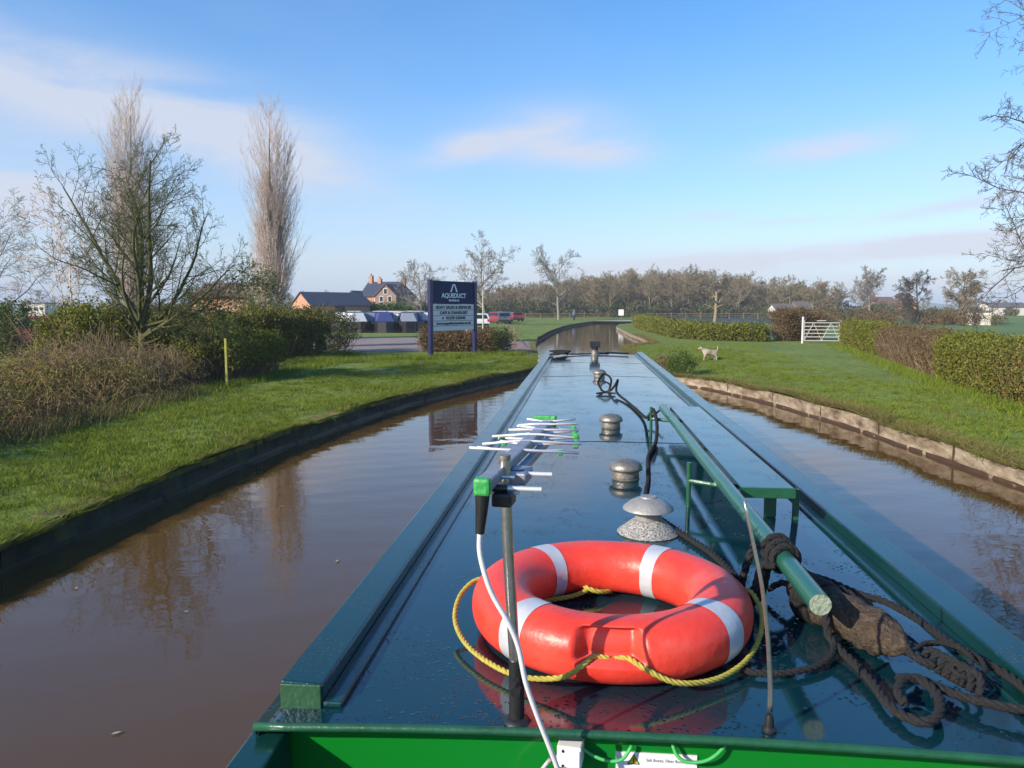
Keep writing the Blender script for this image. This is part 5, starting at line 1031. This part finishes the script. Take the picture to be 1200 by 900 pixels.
def fender():
    a = Vector((.616-.70, 2.275-2.07, 0)); b = Vector((.790-.70, 1.865-2.07, 0)); d = (b-a).normalized(); L_ = (b-a).length; n_, m_ = 70, 36; s_ = d.cross(Vector((0,0,1))); V = []; F = []
    for i in range(n_+1):
        q = i/n_; base = .053*min(1, (4*q)**.5)*min(1, (5*(1-q))**.6)+.002
        for j in range(m_):
            a_ = 2*math.pi*j/m_; r_ = base*(1+.055*math.sin(a_*4+q*34)+.045*math.sin(a_*7-q*50)+random.uniform(-.03,.03)); V.append(a+d*L_*q+s_*r_*math.cos(a_)+Vector((0,0,r_*math.sin(a_))))
    for i in range(n_): F += [(i*m_+j, (i+1)*m_+j, (i+1)*m_+(j+1) % m_, i*m_+(j+1) % m_) for j in range(m_)]
    F += [tuple(range(m_))[::-1], tuple(range(n_*m_, (n_+1)*m_))]; MB().add(V, F).build('body', M['coir'], t, smooth=True)
    e = MB(); rope_mb(e, [tuple(b-d*.02), tuple(b+d*.03+Vector((.0,0,-.01))), tuple(b+d*.06+Vector((.02,.01,-.02)))], .010); e.build('eye_rope', M['brope'], t, smooth=True); e = MB(); rope_mb(e, [tuple(a+d*.02), tuple(a-d*.03), tuple(a-d*.05+Vector((-.03,.0,-.03)))], .010); e.build('eye_rope', M['brope'], t, smooth=True)
    w = MB()
    for q in (.20,.24,.28,.32): 
        c = a+d*L_*q; w.tube([tuple(c+s_*.058*math.cos(R(z))+Vector((0,0,.058*math.sin(R(z))))) for z in range(0, 361, 20)], .009, 8)
    w.build('binding', M['brope'], t, smooth=True)
fender()
t = thing('rope', 'black centre line running along the roof from a ring past the vents', 'rope', (.30, 7.9, zr)); ro = Vector((-.30,-7.9,-zr))
rp = MB(); rope_mb(rp, [(.20,8.0,1.54),(.17,8.3,1.60),(.24,8.6,1.66),(.31,8.4,1.62),(.28,8.0,1.54),(.33,7.9,1.60),(.37,8.1,1.64),(.34,7.7,1.56),(.41,7.1,1.537),(.46,6.5,1.537),(.485,6.0,1.55),(.478,5.55,1.62),(.485,5.30,1.70),(.497,5.22,1.66),(.50,5.15,1.60),(.475,4.95,1.54),(.43,4.7,1.535),(.385,4.45,1.534),(.36,4.15,1.534),(.335,3.85,1.534),(.30,3.55,1.534),(.30,3.25,1.534),(.38,2.95,1.534),(.46,2.7,1.534),(.50,2.45,1.534)], .0125, step=.012, n=5)
rope_mb(rp, [(.14,7.75,1.536),(.24,7.8,1.54),(.33,7.75,1.536)], .010, step=.012, n=5); rope_mb(rp, [(.49,5.75,1.56),(.57,5.9,1.60),(.62,5.9,1.64)], .009, step=.012, n=5)
o = rp.build('strand', M['brope'], t, smooth=True); o.location = ro
rg = MB(); rg.tube([(.24+.05*math.cos(R(a)), 8.05, 1.57+.05*math.sin(R(a))) for a in range(0, 361, 24)], .009, 8, caps=False); rg.build('ring', M['iron'], t, smooth=True).location = ro
t = thing('rope', 'dark heap of rope at the far left end of the roof', 'rope', (-.42, 14.1, zr)); rp = MB(); pts = []
for k in range(46): a = k*.9; r_ = .13+.06*math.sin(k*1.7); pts.append((1.05*r_*math.cos(a), r_*math.sin(a)*2.0, .015+.0012*k+.02*abs(math.sin(k*2.3))))
rope_mb(rp, pts, .016, step=.03, n=5); rope_mb(rp, [(.1,.1,.02),(.35,.15,.016),(.6,.3,.016),(.9,.25,.016)], .014, step=.03, n=5); rp.build('strand', M['brope'], t, smooth=True)
